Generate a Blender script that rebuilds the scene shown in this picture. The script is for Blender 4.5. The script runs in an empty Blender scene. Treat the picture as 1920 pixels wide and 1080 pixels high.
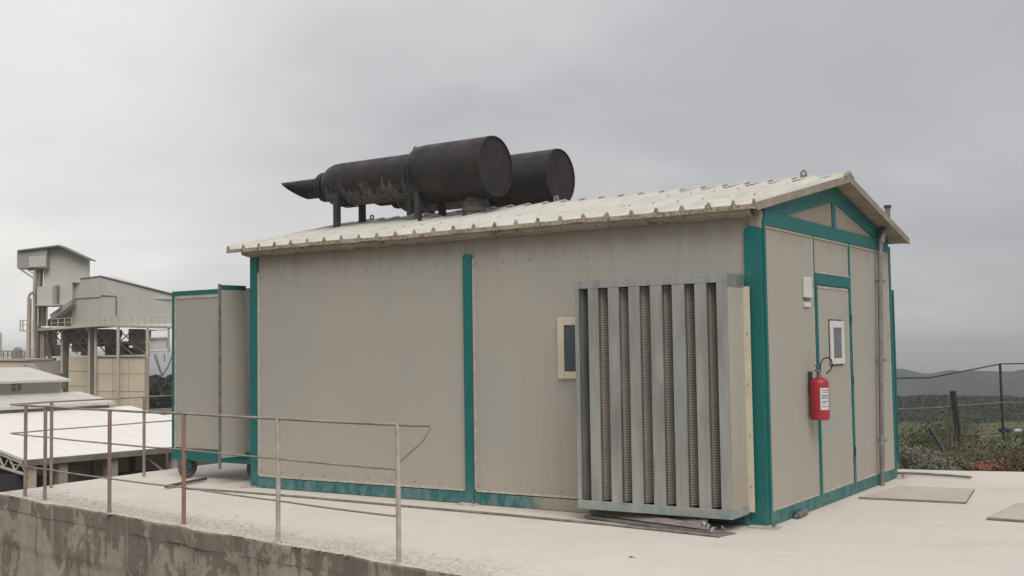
import bpy, bmesh, math, random
from mathutils import Vector, Matrix, noise
R = math.radians
sc = bpy.context.scene
random.seed(7)

# ------------------------------------------------------------------ camera
cd = bpy.data.cameras.new('camera'); cam = bpy.data.objects.new('camera', cd)
sc.collection.objects.link(cam); sc.camera = cam
CP = Vector((3.668, -9.536, 1.595)); yaw, pit, rol = 0.5851, 0.0536, -0.0150
fw = Vector((-math.sin(yaw)*math.cos(pit), math.cos(yaw)*math.cos(pit), math.sin(pit)))
r0 = Vector((math.cos(yaw), math.sin(yaw), 0)); u0 = r0.cross(fw)
rr = r0*math.cos(rol)+u0*math.sin(rol); uu = -r0*math.sin(rol)+u0*math.cos(rol)
M = Matrix((rr, uu, -fw)).transposed().to_4x4(); M.translation = CP
cam.matrix_world = M
cd.sensor_width = 36; cd.lens = 36*2116.5/1920; cd.clip_start = .1; cd.clip_end = 30000

# ------------------------------------------------------------------ world
SUN_EL, SUN_AZ = 50, 130      # azimuth clockwise from +Y
w = bpy.data.worlds.new('World'); sc.world = w; w.use_nodes = True
nt = w.node_tree; nt.nodes.clear(); N = nt.nodes.new; Lk = nt.links.new
out = N('ShaderNodeOutputWorld'); bg = N('ShaderNodeBackground'); bg.inputs[1].default_value = .1
sky = N('ShaderNodeTexSky'); sky.sky_type = 'NISHITA'; sky.sun_disc = False
sky.sun_elevation = R(SUN_EL); sky.sun_rotation = R(SUN_AZ); sky.dust_density = 4; sky.air_density = 1.2
tc = N('ShaderNodeTexCoord')
def vm(op, a, b=None):
    n = N('ShaderNodeVectorMath'); n.operation = op
    for i, v in enumerate((a, b)):
        if v is None: continue
        if hasattr(v, 'is_linked'): Lk(v, n.inputs[i])
        else: n.inputs[i].default_value = v
    return n
def mt(op, a, b=0., c=None):
    n = N('ShaderNodeMath'); n.operation = op
    for i, v in enumerate((a, b, c)):
        if v is None: continue
        if hasattr(v, 'is_linked'): Lk(v, n.inputs[i])
        else: n.inputs[i].default_value = v
    return n.outputs[0]
D = tc.outputs['Generated']
sep = N('ShaderNodeSeparateXYZ'); Lk(D, sep.inputs[0])
zz = mt('ADD', mt('MAXIMUM', sep.outputs[2], 0.), .22)
px = mt('DIVIDE', sep.outputs[0], zz); py = mt('DIVIDE', sep.outputs[1], zz)
cmb = N('ShaderNodeCombineXYZ'); Lk(px, cmb.inputs[0]); Lk(py, cmb.inputs[1])
n1 = N('ShaderNodeTexNoise'); n1.inputs['Scale'].default_value = .75; n1.inputs['Detail'].default_value = 5; n1.inputs['Roughness'].default_value = .5; n1.inputs['Distortion'].default_value = .35
Lk(cmb.outputs[0], n1.inputs['Vector'])
# broad brightness: brighter where the sun stands behind thin cloud to the left
bd = Vector((-math.sin(R(88)), math.cos(R(88)), .0)).normalized()
dot = vm('DOT_PRODUCT', D, tuple(bd)).outputs['Value']
lobe = mt('POWER', mt('MAXIMUM', mt('MULTIPLY_ADD', dot, .5, .5), 0.), 2.2)
val = mt('ADD', mt('MULTIPLY', lobe, .60), mt('MULTIPLY', mt('SUBTRACT', n1.outputs['Fac'], .48), .78))
cr = N('ShaderNodeValToRGB'); Lk(val, cr.inputs[0])
e = cr.color_ramp.elements
e[0].position = 0.0; e[0].color = (.315, .323, .345, 1)
e[1].position = .62; e[1].color = (.80, .785, .765, 1)
m_ = e.new(.28); m_.color = (.455, .457, .472, 1)
zf_ = N('ShaderNodeMapRange'); zf_.interpolation_type = 'SMOOTHSTEP'; Lk(sep.outputs[2], zf_.inputs[0]); zf_.inputs[1].default_value = .25; zf_.inputs[2].default_value = 1.
zf = zf_.outputs[0]      # an overcast sky is brightest overhead
up = N('ShaderNodeVectorMath'); up.operation = 'SCALE'; Lk(cr.outputs[0], up.inputs[0]); Lk(mt('MULTIPLY_ADD', zf, 5.5, 8.7), up.inputs['Scale'])
mx = N('ShaderNodeMix'); mx.data_type = 'RGBA'; mx.inputs[0].default_value = .94
Lk(sky.outputs[0], mx.inputs[6]); Lk(up.outputs[0], mx.inputs[7])
Lk(mx.outputs[2], bg.inputs[0]); Lk(bg.outputs[0], out.inputs[0])

sd = bpy.data.lights.new('sun', 'SUN'); sd.energy = 1.5; sd.angle = R(40); sd.color = (1, .965, .91)
so = bpy.data.objects.new('sun', sd); sc.collection.objects.link(so)
sv = Vector((math.sin(R(SUN_AZ))*math.cos(R(SUN_EL)), math.cos(R(SUN_AZ))*math.cos(R(SUN_EL)), math.sin(R(SUN_EL))))
so.rotation_euler = sv.to_track_quat('Z', 'Y').to_euler()
sc.view_settings.view_transform = 'Standard'; sc.view_settings.look = 'None'
sc.view_settings.exposure = .38; sc.view_settings.gamma = 1; sc.view_settings.use_curve_mapping = False

# ------------------------------------------------------------------ materials
class Mat:
    def __init__(s, name, rough=.8, metal=0., spec=.3):
        s.m = bpy.data.materials.new(name); s.m.use_nodes = True; s.t = s.m.node_tree
        s.b = s.t.nodes['Principled BSDF']; s.b.inputs['Roughness'].default_value = rough
        s.b.inputs['Metallic'].default_value = metal; s.b.inputs['Specular IOR Level'].default_value = spec
        s.tc = s.t.nodes.new('ShaderNodeTexCoord'); s.co = s.tc.outputs['Object']; s.h = None
        g = s.t.nodes.new('ShaderNodeNewGeometry'); s.pos = g.outputs['Position']; s.nrm = g.outputs['Normal']
    def lk(s, a, b): s.t.links.new(a, b)
    def mth(s, op, a, b=0., c=None, clamp=False):
        n = s.t.nodes.new('ShaderNodeMath'); n.operation = op; n.use_clamp = clamp
        for i, v in enumerate((a, b, c)):
            if v is None: continue
            if hasattr(v, 'is_linked'): s.lk(v, n.inputs[i])
            else: n.inputs[i].default_value = v
        return n.outputs[0]
    def noise(s, scale, detail=4, rough=.55, vec=(1, 1, 1), co=None, dist=0.):
        mp = s.t.nodes.new('ShaderNodeMapping'); mp.inputs['Scale'].default_value = vec; s.lk(co or s.pos, mp.inputs[0])
        n = s.t.nodes.new('ShaderNodeTexNoise'); n.inputs['Scale'].default_value = scale
        n.inputs['Detail'].default_value = detail; n.inputs['Roughness'].default_value = rough; n.inputs['Distortion'].default_value = dist
        s.lk(mp.outputs[0], n.inputs['Vector']); return n.outputs['Fac']
    def rng(s, f, a, b, c=0., d=1.):
        n = s.t.nodes.new('ShaderNodeMapRange'); s.lk(f, n.inputs[0])
        for i, v in enumerate((a, b, c, d)): n.inputs[i+1].default_value = v
        n.interpolation_type = 'SMOOTHSTEP'; return n.outputs[0]
    def xyz(s, v=None):
        n = s.t.nodes.new('ShaderNodeSeparateXYZ'); s.lk(v or s.pos, n.inputs[0]); return n.outputs
    def mix(s, f, a, b):
        n = s.t.nodes.new('ShaderNodeMix'); n.data_type = 'RGBA'
        for i, v in ((0, f), (6, a), (7, b)):
            if hasattr(v, 'is_linked'): s.lk(v, n.inputs[i])
            elif i == 0: n.inputs[0].default_value = v
            else: n.inputs[i].default_value = (*v, 1)
        return n.outputs[2]
    def col(s, c):
        if hasattr(c, 'is_linked'): s.lk(c, s.b.inputs['Base Color'])
        else: s.b.inputs['Base Color'].default_value = (*c, 1)
        return s
    def bump(s, h, st=.3, dist=.01):
        n = s.t.nodes.new('ShaderNodeBump'); n.inputs['Strength'].default_value = st; n.inputs['Distance'].default_value = dist
        s.lk(h, n.inputs['Height'])
        if s.h: s.lk(s.h, n.inputs['Normal'])
        s.h = n.outputs[0]; s.lk(s.h, s.b.inputs['Normal']); return s
    def roughn(s, f): s.lk(f, s.b.inputs['Roughness']); return s

def simple(name, c, rough=.8, metal=0., var=.25, scale=3., c2=None, bump=0., spec=.3):
    m = Mat(name, rough, metal, spec); f = m.noise(scale, 5, .6)
    d = c2 or tuple(x*(1-var) for x in c)
    m.col(m.mix(m.rng(f, .3, .7), c, d))
    if bump: m.bump(m.noise(scale*14, 4), bump, .01)
    return m.m

def wall_mat():
    m = Mat('beige_sandwich_panel', .55, 0, .35)
    x, y, z = m.xyz()
    base = m.mix(m.rng(m.noise(.9, 4, .5), .3, .7), (.395, .364, .314), (.37, .355, .312))
    base = m.mix(m.mth('MULTIPLY', m.rng(m.noise(9, 4, .7, (1, 1, .06)), .45, .75), .16), base, (.33, .305, .26))
    # dusty splash band at the foot, brown run-off just under the eaves
    foot = m.mth('MULTIPLY', m.rng(z, .75, .12), m.rng(m.noise(2.5, 5, .6), .3, .6))
    base = m.mix(m.mth('MULTIPLY', foot, .45), base, (.45, .385, .30))
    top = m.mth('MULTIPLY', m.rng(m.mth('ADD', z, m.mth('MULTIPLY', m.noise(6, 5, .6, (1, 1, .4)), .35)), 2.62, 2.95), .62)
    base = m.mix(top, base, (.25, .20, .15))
    fan = m.mth('MULTIPLY', m.mth('MULTIPLY', m.rng(x, -2.75, -2.1), m.rng(z, 1.25, .35)), m.rng(m.noise(6, 5, .6, (2, 2, .25)), .25, .6))
    base = m.mix(m.mth('MULTIPLY', m.mth('MULTIPLY', fan, m.rng(y, .05, .03)), .55), base, (.36, .30, .215))
    rn = m.mth('MULTIPLY', m.rng(z, 2.1, 2.75), m.rng(m.noise(16, 4, .6, (1, 1, .05)), .45, .7))
    base = m.mix(m.mth('MULTIPLY', rn, .32), base, (.26, .215, .165))
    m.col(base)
    # fine vertical profiling with a few shallow dents
    q = m.mth('FRACT', m.mth('MULTIPLY', m.mth('ADD', x, y), 1/.045))
    m.bump(m.rng(m.mth('ABSOLUTE', m.mth('SUBTRACT', q, .5)), .05, .3), .22, .002)
    m.bump(m.noise(1.3, 2, .4), .2, .04)
    return m.m
def teal_mat(name='teal_paint', fade=0.):
    m = Mat(name, .5, 0, .4); x, y, z = m.xyz()
    c = m.mix(m.rng(m.noise(4, 5, .6), .35, .7), (.008, .142, .13), (.014, .118, .114))
    low = m.mth('MULTIPLY', m.rng(z, .32, .0), m.rng(m.noise(7, 5, .7, (1, 1, .5)), .36, .62))
    c = m.mix(m.mth('MULTIPLY', low, .55+fade), c, (.16, .24, .235))
    # settled cement dust on the stretch next to the filter box
    d = m.mth('MULTIPLY', m.mth('MULTIPLY', m.rng(m.mth('ADD', x, m.mth('MULTIPLY', m.noise(5, 4), .5)), -2.35, -1.95), m.rng(x, -.55, -.9)), m.rng(z, .3, .2))
    d = m.mth('MULTIPLY', d, m.rng(y, .1, .05))
    c = m.mix(m.mth('MULTIPLY', d, .95), c, (.36, .31, .245))
    c = m.mix(m.mth('MULTIPLY', m.rng(m.noise(30, 4, .7), .62, .72), .5), c, (.2, .22, .19))
    m.col(c); m.bump(m.noise(20, 3), .1, .004); return m.m
def slab_mat():
    m = Mat('dusty_concrete', .92, 0, .2); x, y, z = m.xyz()
    a = m.rng(m.noise(.55, 5, .6), .3, .7); b = m.rng(m.noise(2.6, 6, .65, (1, 2.2, 1)), .35, .75)
    c = m.mix(a, (.665, .61, .535), (.615, .57, .51))
    c = m.mix(m.mth('MULTIPLY', b, .45), c, (.555, .51, .45))
    c = m.mix(m.mth('MULTIPLY', m.rng(m.noise(7, 5, .65, (1, 3.5, 1), dist=.6), .52, .7), .22), c, (.73, .685, .62))
    # grey scuffed concrete showing through close to the wall edge (a line in plan)
    ed = m.mth('ADD', y, m.mth('MULTIPLY_ADD', x, .162, 3.23))       # metres from the front edge
    em = m.mth('MULTIPLY', m.rng(ed, .75, .05), m.rng(m.noise(5, 6, .7, (1, 2, 1)), .42, .62))
    em = m.mth('MULTIPLY', em, m.rng(x, .2, -1.2))
    c = m.mix(m.mth('MULTIPLY', em, .8), c, (.36, .32, .275))
    sp = m.mth('MULTIPLY', m.mth('MULTIPLY', m.rng(m.noise(24, 5, .75), .60, .68), m.rng(ed, 1.0, .1)), m.rng(x, .2, -1.2))
    c = m.mix(m.mth('MULTIPLY', sp, .85), c, (.22, .195, .165))
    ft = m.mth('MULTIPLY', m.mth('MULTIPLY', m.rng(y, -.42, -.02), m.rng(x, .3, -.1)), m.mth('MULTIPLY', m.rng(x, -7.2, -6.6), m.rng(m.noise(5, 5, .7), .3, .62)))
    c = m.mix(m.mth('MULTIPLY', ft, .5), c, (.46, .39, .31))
    st_ = m.mth('MULTIPLY', m.rng(m.noise(.9, 6, .7, dist=.8), .54, .66), .3)
    c = m.mix(st_, c, (.50, .455, .395))
    ln = m.mth('ABSOLUTE', m.mth('SUBTRACT', m.noise(.8, 6, .75), .5))
    c = m.mix(m.mth('MULTIPLY', m.rng(ln, .0035, .0), .28), c, (.36, .32, .27))
    sp2 = m.rng(m.noise(45, 2, .5), .735, .77)
    c = m.mix(m.mth('MULTIPLY', sp2, .6), c, (.25, .22, .19))
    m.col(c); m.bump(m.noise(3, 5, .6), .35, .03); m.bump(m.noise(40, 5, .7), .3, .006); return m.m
def rwall_mat():
    m = Mat('stained_retaining_wall', .92, 0, .2); x, y, z = m.xyz()
    base = m.mix(m.rng(m.noise(1.6, 5, .6), .3, .7), (.45, .385, .305), (.36, .315, .255))
    base = m.mix(m.mth('MULTIPLY', m.rng(m.noise(9, 5, .7), .45, .7), .35), base, (.23, .20, .165))
    # dark lichen curtains running down from the top
    s1 = m.noise(2.1, 6, .66, (1, 1, .62), dist=.5); s2 = m.noise(11, 4, .6, (1, 1, .14))
    k = m.mth('ADD', s1, m.mth('MULTIPLY', m.mth('SUBTRACT', s2, .5), .24))
    k = m.mth('ADD', k, m.mth('MULTIPLY', m.mth('ADD', m.rng(z, -1.6, -.2), m.mth('MULTIPLY', m.rng(z, -.24, -.14), .9)), .075))
    dk = m.rng(m.mth('ADD', k, m.mth('MULTIPLY', m.mth('SUBTRACT', m.noise(18, 4, .7), .5), .14)), .57, .64)
    c = m.mix(m.mth('MULTIPLY', dk, .66), base, (.13, .113, .095))
    # pale lime runs
    lr = m.rng(m.noise(8.5, 3, .5, (1, 1, .05)), .64, .70)
    c = m.mix(m.mth('MULTIPLY', m.mth('MULTIPLY', lr, m.rng(z, -1.0, -.1)), .6), c, (.37, .34, .29))
    # narrow top cap is paler
    c = m.mix(m.mth('MULTIPLY', m.rng(m.mth('ADD', z, m.mth('MULTIPLY', m.noise(12, 4), .06)), .0, .04), .9), c, (.5, .45, .38))
    m.col(c); m.bump(m.noise(5, 6, .7), .5, .02); m.bump(m.noise(50, 4, .7), .4, .006); return m.m
def roof_mat(name, c, dirt, st=.5):
    m = Mat(name, .5, 0, .4); 
    f = m.rng(m.noise(1.4, 5, .6), .35, .7); g = m.rng(m.noise(9, 5, .7, (1, .25, 1)), .48, .7)
    cc = m.mix(m.mth('MULTIPLY', f, st), c, dirt); cc = m.mix(m.mth('MULTIPLY', g, st*.6), cc, tuple(v*.8 for v in dirt))
    if name == 'cream_roof_sheet':
        x, y, z = m.xyz(); u = m.mth('MULTIPLY', m.mth('MULTIPLY', m.rng(y, .75, 1.5), m.rng(x, -3.2, -4.4)), m.rng(m.noise(3, 5, .7), .3, .6))
        cc = m.mix(m.mth('MULTIPLY', u, .8), cc, (.36, .345, .30))
    m.col(cc); m.bump(m.noise(2.2, 3, .5), .25, .03); return m.m
def foam_mat():
    m = Mat('dirty_foam_edge', .95, 0, .1); f = m.noise(26, 5, .7); g = m.noise(5, 4)
    c = m.mix(m.rng(f, .42, .62), (.42, .36, .275), (.20, .145, .095)); c = m.mix(m.rng(g, .45, .65, 0, .8), c, (.46, .41, .33))
    m.col(c); m.bump(f, .8, .02); return m.m
def soffit_mat():
    m = Mat('stained_soffit', .9, 0, .1); f = m.noise(13, 5, .7); g = m.noise(2.5, 3)
    c = m.mix(m.rng(m.noise(3, 4), .3, .7), (.36, .32, .265), (.30, .265, .21)); k = m.mth('ADD', f, m.mth('MULTIPLY', g, .35))
    c = m.mix(m.mth('MULTIPLY', m.rng(k, .75, .82), .8), c, (.13, .085, .055)); m.col(c); m.bump(f, .7, .015); return m.m
def galv_mat(name='galvanised_steel', base=(.45, .45, .435), d=(.36, .355, .33)):
    m = Mat(name, .38, .55, .5); x, y, z = m.xyz()
    c = m.mix(m.rng(m.noise(3, 5, .6, (3, 3, .5)), .35, .7), base, d)
    c = m.mix(m.mth('MULTIPLY', m.rng(m.noise(7, 5, .6, (2, 2, .2)), .5, .75), .6), c, (.30, .27, .215))
    m.col(c); m.b.inputs['Metallic'].default_value = .72; m.roughn(m.rng(m.noise(5, 4, .6, (2, 2, .4)), .3, .7, .32, .6)); m.bump(m.noise(2, 2, .5, (3, 3, 1)), .25, .01); return m.m
def filt_mat():
    m = Mat('pleated_filter_media', .95, 0, .1)
    c = m.mix(m.rng(m.noise(2.2, 4, .6), .3, .7), (.35, .32, .27), (.28, .26, .225))
    c = m.mix(m.rng(m.noise(22, 4, .7), .5, .7, 0, .5), c, (.30, .22, .19)); m.col(c); return m.m
def silencer_mat():
    m = Mat('sooty_rusted_steel', .62, .25, .35)
    x, y, z = m.xyz()
    c = m.mix(m.rng(m.noise(2.4, 5, .6), .4, .7), (.034, .031, .034), (.052, .036, .034))
    c = m.mix(m.mth('MULTIPLY', m.rng(m.noise(3.5, 6, .7), .55, .72), .7), c, (.060, .034, .027))
    # grey cement wash left on the flanks of the narrower barrel
    wv = m.noise(4.5, 5, .6, (1.6, 1, .55), dist=1.1)
    zz_ = m.mth('ADD', z, m.mth('MULTIPLY', m.mth('SUBTRACT', wv, .5), .8))
    wash = m.mth('MULTIPLY', m.rng(zz_, 3.70, 3.62), m.rng(x, -4.9, -5.1))
    wash = m.mth('MULTIPLY', wash, m.rng(m.noise(16, 5, .7, (1.5, 1, .4), dist=.6), .36, .56))
    c = m.mix(m.mth('MULTIPLY', wash, .75), c, (.155, .142, .125))
    sp = m.mth('MULTIPLY', m.rng(m.noise(9, 5, .7), .66, .72), .6)
    c = m.mix(sp, c, (.16, .15, .14))
    m.col(c); m.bump(m.noise(30, 4, .7), .15, .004); m.roughn(m.rng(m.noise(6, 4), .3, .7, .45, .75)); return m.m
def ground_mat():
    m = Mat('scrub_ground', .95, 0, .1); 
    g = m.t.nodes.new('ShaderNodeVectorMath'); g.operation = 'DISTANCE'; m.lk(m.pos, g.inputs[0]); g.inputs[1].default_value = (3.7, -9.5, 1.6)
    d = g.outputs['Value']
    near = m.mix(m.rng(m.noise(.9, 6, .7), .35, .65), (.10, .105, .055), (.20, .175, .115))
    far = m.mix(m.rng(m.noise(.035, 8, .72), .42, .6), (.022, .032, .022), (.055, .06, .042))
    far = m.mix(m.mth('MULTIPLY', m.rng(m.noise(.012, 6, .7), .66, .70), .7), far, (.26, .25, .22))
    dark = m.rng(d, 480, 560); far2 = m.mix(dark, m.mix(m.rng(m.noise(.12, 7, .75), .4, .65), (.012, .015, .011), (.03, .03, .022)), far)
    c = m.mix(m.rng(d, 26, 60), near, far2)
    m.col(c); m.bump(m.noise(.15, 8, .75), .5, 1.2); return m.m

MT = dict(
 wall=wall_mat(), teal=teal_mat(), tealfade=teal_mat('faded_teal_paint', .35), slab=slab_mat(), rwall=rwall_mat(),
 roof=roof_mat('cream_roof_sheet', (.66, .64, .575), (.52, .50, .44)), foam=foam_mat(),
 soffit=soffit_mat(), verge=simple('dusty_brown_flashing', (.33, .29, .235), .8, c2=(.25, .215, .17), scale=8), sheet_under=simple('dusty_beige_lining', (.36, .31, .24), .7, c2=(.24, .20, .15), scale=5),
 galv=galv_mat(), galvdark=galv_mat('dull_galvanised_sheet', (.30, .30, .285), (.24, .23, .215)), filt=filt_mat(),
 trim=simple('pale_sealant_trim', (.56, .515, .455), .7, c2=(.40, .35, .30), scale=14),
 tealgrey=simple('weathered_teal_steel', (.20, .27, .255), .6, c2=(.34, .345, .31), scale=7),
 cream=simple('cream_painted_metal', (.62, .57, .44), .45, c2=(.56, .50, .38), scale=5),
 white=simple('white_plastic', (.68, .68, .65), .5, c2=(.58, .57, .53), scale=8),
 glass=simple('dark_window_glass', (.045, .07, .078), .12, c2=(.06, .08, .085), spec=.6),
 glassgrey=simple('grey_window_glass', (.13, .14, .15), .2, c2=(.10, .11, .12), spec=.6),
 silencer=silencer_mat(), steel=simple('dark_grey_steel', (.045, .048, .055), .55, .3, c2=(.07, .07, .075), scale=6),
 inlet=simple('dusty_grey_flange', (.16, .145, .12), .75, c2=(.10, .09, .078), scale=9),
 grey=simple('worn_grey_steel', (.25, .245, .235), .6, .3, c2=(.17, .155, .14), scale=8),
 rust=simple('pinkish_rusted_paint', (.33, .255, .23), .8, c2=(.24, .17, .15), scale=9, bump=.2),
 redrust=simple('red_oxide_paint', (.36, .20, .165), .8, c2=(.27, .18, .15), scale=7, bump=.2),
 palepaint=simple('chalky_pale_paint', (.56, .52, .46), .8, c2=(.38, .33, .28), scale=9, bump=.2),
 rail=simple('weathered_rail_bar', (.36, .32, .285), .8, c2=(.26, .205, .175), scale=6),
 debris=simple('dusty_steel_angle', (.30, .27, .23), .7, .2, c2=(.18, .16, .14), scale=10),
 dark=simple('dark_steel_bar', (.09, .08, .075), .7, c2=(.13, .115, .10), scale=8),
 plate=simple('dust_covered_plate', (.54, .48, .41), .85, c2=(.47, .42, .36), scale=2.5),
 red=simple('red_enamel', (.36, .028, .040), .4, c2=(.31, .022, .032), scale=5, spec=.5),
 label=simple('paper_label', (.56, .56, .55), .6, c2=(.58, .58, .57), scale=20),
 ink=simple('label_ink', (.14, .15, .17), .6), black=simple('black_rubber', (.02, .02, .02), .6),
 tyre=simple('worn_grey_tyre', (.10, .095, .09), .8, c2=(.2, .18, .16)),
 rubble=simple('pale_cement_rubble', (.60, .54, .46), .95, c2=(.42, .37, .31), scale=20),
 ground=ground_mat(),
 wroof=roof_mat('white_warehouse_roof', (.82, .77, .72), (.76, .71, .66), .5), wroof2=roof_mat('dusty_warehouse_roof', (.60, .575, .53), (.52, .49, .44), .8),
 wwall=simple('grey_warehouse_wall', (.48, .47, .43), .8, c2=(.42, .41, .37), scale=.5),
 gutter=simple('dusty_gutter', (.24, .21, .18), .9, c2=(.16, .14, .12), scale=1.5),
 post=simple('cream_column', (.60, .53, .41), .8, c2=(.48, .40, .30), scale=1), brownpost=simple('dusty_brown_column', (.38, .33, .275), .9, c2=(.30, .255, .21), scale=1),
 tarp=simple('charcoal_cladding', (.045, .046, .048), .85, c2=(.06, .058, .055), scale=.8),
 clad=simple('grey_plant_cladding', (.62, .60, .54), .75, c2=(.54, .52, .465), scale=.25), claddk=simple('dark_grey_cladding', (.38, .37, .335), .75, c2=(.33, .315, .285), scale=.3),  # claddk: darker grey sheet for head house, conveyor gallery and cowl
 silo=simple('sandy_silo_sheet', (.70, .60, .45), .8, c2=(.60, .51, .38), scale=.3), silodk=simple('dusty_hopper_steel', (.33, .30, .26), .9, c2=(.25, .22, .19), scale=.5),
 truss=simple('dusty_cream_steelwork', (.58, .53, .44), .85, c2=(.46, .41, .33), scale=.4), ptrim=simple('dark_grey_flashing', (.22, .215, .20), .8),
 bark=simple('bark', (.10, .075, .055), .95))
def leaf_mat(name, a, b):
    m = Mat(name, .8, 0, .2); o = m.t.nodes.new('ShaderNodeObjectInfo')
    f = m.noise(7, 3, .6); m.col(m.mix(m.rng(f, .3, .7), a, b)); return m.m
LM = dict(olive=leaf_mat('olive_leaves', (0.076, 0.083, 0.047), (0.137, 0.133, 0.083)), green=leaf_mat('green_leaves', (0.05, 0.065, 0.035), (0.094, 0.108, 0.058)),
 straw=leaf_mat('straw_grass', (0.238, 0.216, 0.137), (0.173, 0.166, 0.094)), greyg=leaf_mat('grey_leaves', (0.209, 0.205, 0.162), (0.13, 0.13, 0.097)),
 redp=leaf_mat('red_leaves', (.36, .145, .10), (.24, .125, .085)), brown=leaf_mat('brown_stems', (0.122, 0.083, 0.058), (0.079, 0.061, 0.04)),
 wood=leaf_mat('dark_tree_leaves', (.030, .042, .025), (.055, .065, .038)))

# ------------------------------------------------------------------ builders
col = sc.collection
ROOTLOC = {}
class MB:
    def __init__(s, off=(0, 0, 0)): s.v = []; s.f = []; s.mi = []; s.sm = []
    def add(s, vs, fs, mi=0, smooth=False):
        b = len(s.v); s.v += [tuple(v) for v in vs]
        for f in fs: s.f.append(tuple(b+i for i in f)); s.mi.append(mi); s.sm.append(smooth)
        return s
    def box(s, x0, x1, y0, y1, z0, z1, mi=0):
        x0, x1 = sorted((x0, x1)); y0, y1 = sorted((y0, y1)); z0, z1 = sorted((z0, z1))
        v = [(x, y, z) for z in (z0, z1) for y in (y0, y1) for x in (x0, x1)]
        return s.add(v, [(0, 2, 3, 1), (4, 5, 7, 6), (0, 1, 5, 4), (2, 6, 7, 3), (0, 4, 6, 2), (1, 3, 7, 5)], mi)
    def prism(s, poly, vec, mi=0, cap=None):
        vec = Vector(vec); n = len(poly); a = [Vector(p) for p in poly]
        # orient outward
        c = sum(a, Vector())/n; nn = Vector()
        for i in range(n): nn += (a[i]-c).cross(a[(i+1) % n]-c)
        if nn.dot(vec) > 0: a.reverse()
        b = [p+vec for p in a]
        s.add(a+b, [tuple(range(n)), tuple(reversed(range(n, 2*n)))], mi if cap is None else cap)
        s.add(a+b, [(i, i+n, (i+1) % n+n, (i+1) % n) for i in range(n)], mi); return s
    def bar(s, p0, p1, w, h=None, mi=0, upv=(0, 0, 1)):
        p0, p1 = Vector(p0), Vector(p1); d = (p1-p0).normalized(); h = h or w; u = Vector(upv)
        if abs(d.dot(u)) > .97: u = Vector((0, 1, 0))
        a = d.cross(u).normalized()*w/2; b = a.cross(d).normalized()*h/2
        return s.prism([p0-a-b, p0+a-b, p0+a+b, p0-a+b], p1-p0, mi)
    def tube(s, pts, r, seg=10, mi=0, cap=True):
        pts = [Vector(p) for p in pts]; n = len(pts); rs = r if isinstance(r, (list, tuple)) else [r]*n
        rings = []; u = None
        for i, p in enumerate(pts):
            d = (pts[min(i+1, n-1)]-pts[max(i-1, 0)]).normalized()
            if u is None: u = d.orthogonal().normalized()
            u = (u-d*u.dot(d)).normalized(); q = d.cross(u)
            rings += [p+(u*math.cos(2*math.pi*k/seg)+q*math.sin(2*math.pi*k/seg))*rs[i] for k in range(seg)]
        fs = [(i*seg+k, i*seg+(k+1) % seg, (i+1)*seg+(k+1) % seg, (i+1)*seg+k) for i in range(n-1) for k in range(seg)]
        s.add(rings, fs, mi, True)
        if cap: s.add(rings[:seg], [tuple(reversed(range(seg)))], mi); s.add(rings[-seg:], [tuple(range(seg))], mi)
        return s
    def lathe(s, prof, org, axis='x', seg=48, mi=0):
        # prof: list of (t along axis, r)
        vs = []
        for t, r in prof:
            for k in range(seg):
                a = 2*math.pi*k/seg; c, n_ = r*math.cos(a), r*math.sin(a)
                vs.append({'x': (org[0]+t, org[1]+c, org[2]+n_), 'z': (org[0]+c, org[1]+n_, org[2]+t), 'y': (org[0]-c, org[1]+t, org[2]+n_)}[axis])
        fs = [(i*seg+k, i*seg+(k+1) % seg, (i+1)*seg+(k+1) % seg, (i+1)*seg+k) for i in range(len(prof)-1) for k in range(seg)]
        if prof[-1][0] > prof[0][0] if axis != 'x' else prof[-1][0] < prof[0][0]: pass
        return s.add(vs, fs, mi, True)
    def build(s, name, mats, parent=None, bevel=0, kind=None, fixn=False, auto=40):
        me = bpy.data.meshes.new(name)
        off = ROOTLOC.get(parent.name, Vector()) if parent else Vector()
        if parent and parent.name not in ROOTLOC: off = PARTOFF.get(parent.name, Vector())
        me.from_pydata([tuple(Vector(v)-off) for v in s.v], [], s.f)
        for m in (mats if isinstance(mats, (list, tuple)) else [mats]): me.materials.append(MT.get(m) if isinstance(m, str) else m)
        me.polygons.foreach_set('material_index', s.mi); me.polygons.foreach_set('use_smooth', s.sm)
        if fixn:
            bm = bmesh.new(); bm.from_mesh(me); bmesh.ops.remove_doubles(bm, verts=bm.verts, dist=1e-5); bmesh.ops.recalc_face_normals(bm, faces=bm.faces); bm.to_mesh(me); bm.free()
            me.polygons.foreach_set('use_smooth', [True]*len(me.polygons)); me.set_sharp_from_angle(angle=R(auto))
        me.update()
        o = bpy.data.objects.new(name, me); col.objects.link(o)
        if parent: o.parent = parent; PARTOFF[o.name] = off
        if bevel:
            b = o.modifiers.new('bevel', 'BEVEL'); b.width = bevel; b.segments = 2; b.limit_method = 'ANGLE'; b.angle_limit = R(40)
            for p in me.polygons: p.use_smooth = False
        if kind: o['kind'] = kind
        return o
PARTOFF = {}
def tag(o, label=None, cat=None, group=None, kind=None):
    if label: o['label'] = label
    if cat: o['category'] = cat
    if group: o['group'] = group
    if kind: o['kind'] = kind
    return o
def thing(name, loc, label, cat, group=None):
    o = bpy.data.objects.new(name, None); col.objects.link(o); o.location = loc; o.empty_display_size = .2
    ROOTLOC[o.name] = Vector(loc); return tag(o, label, cat, group)
def copy_tree(o, loc=None, label=None, parent=None):
    c = o.copy(); col.objects.link(c)
    if parent: c.parent = parent
    if loc is not None: c.location = loc; ROOTLOC[c.name] = Vector(loc)
    if label: c['label'] = label
    for ch in list(o.children): copy_tree(ch, parent=c)
    return c
def jit(a): return random.uniform(-a, a)

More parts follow.
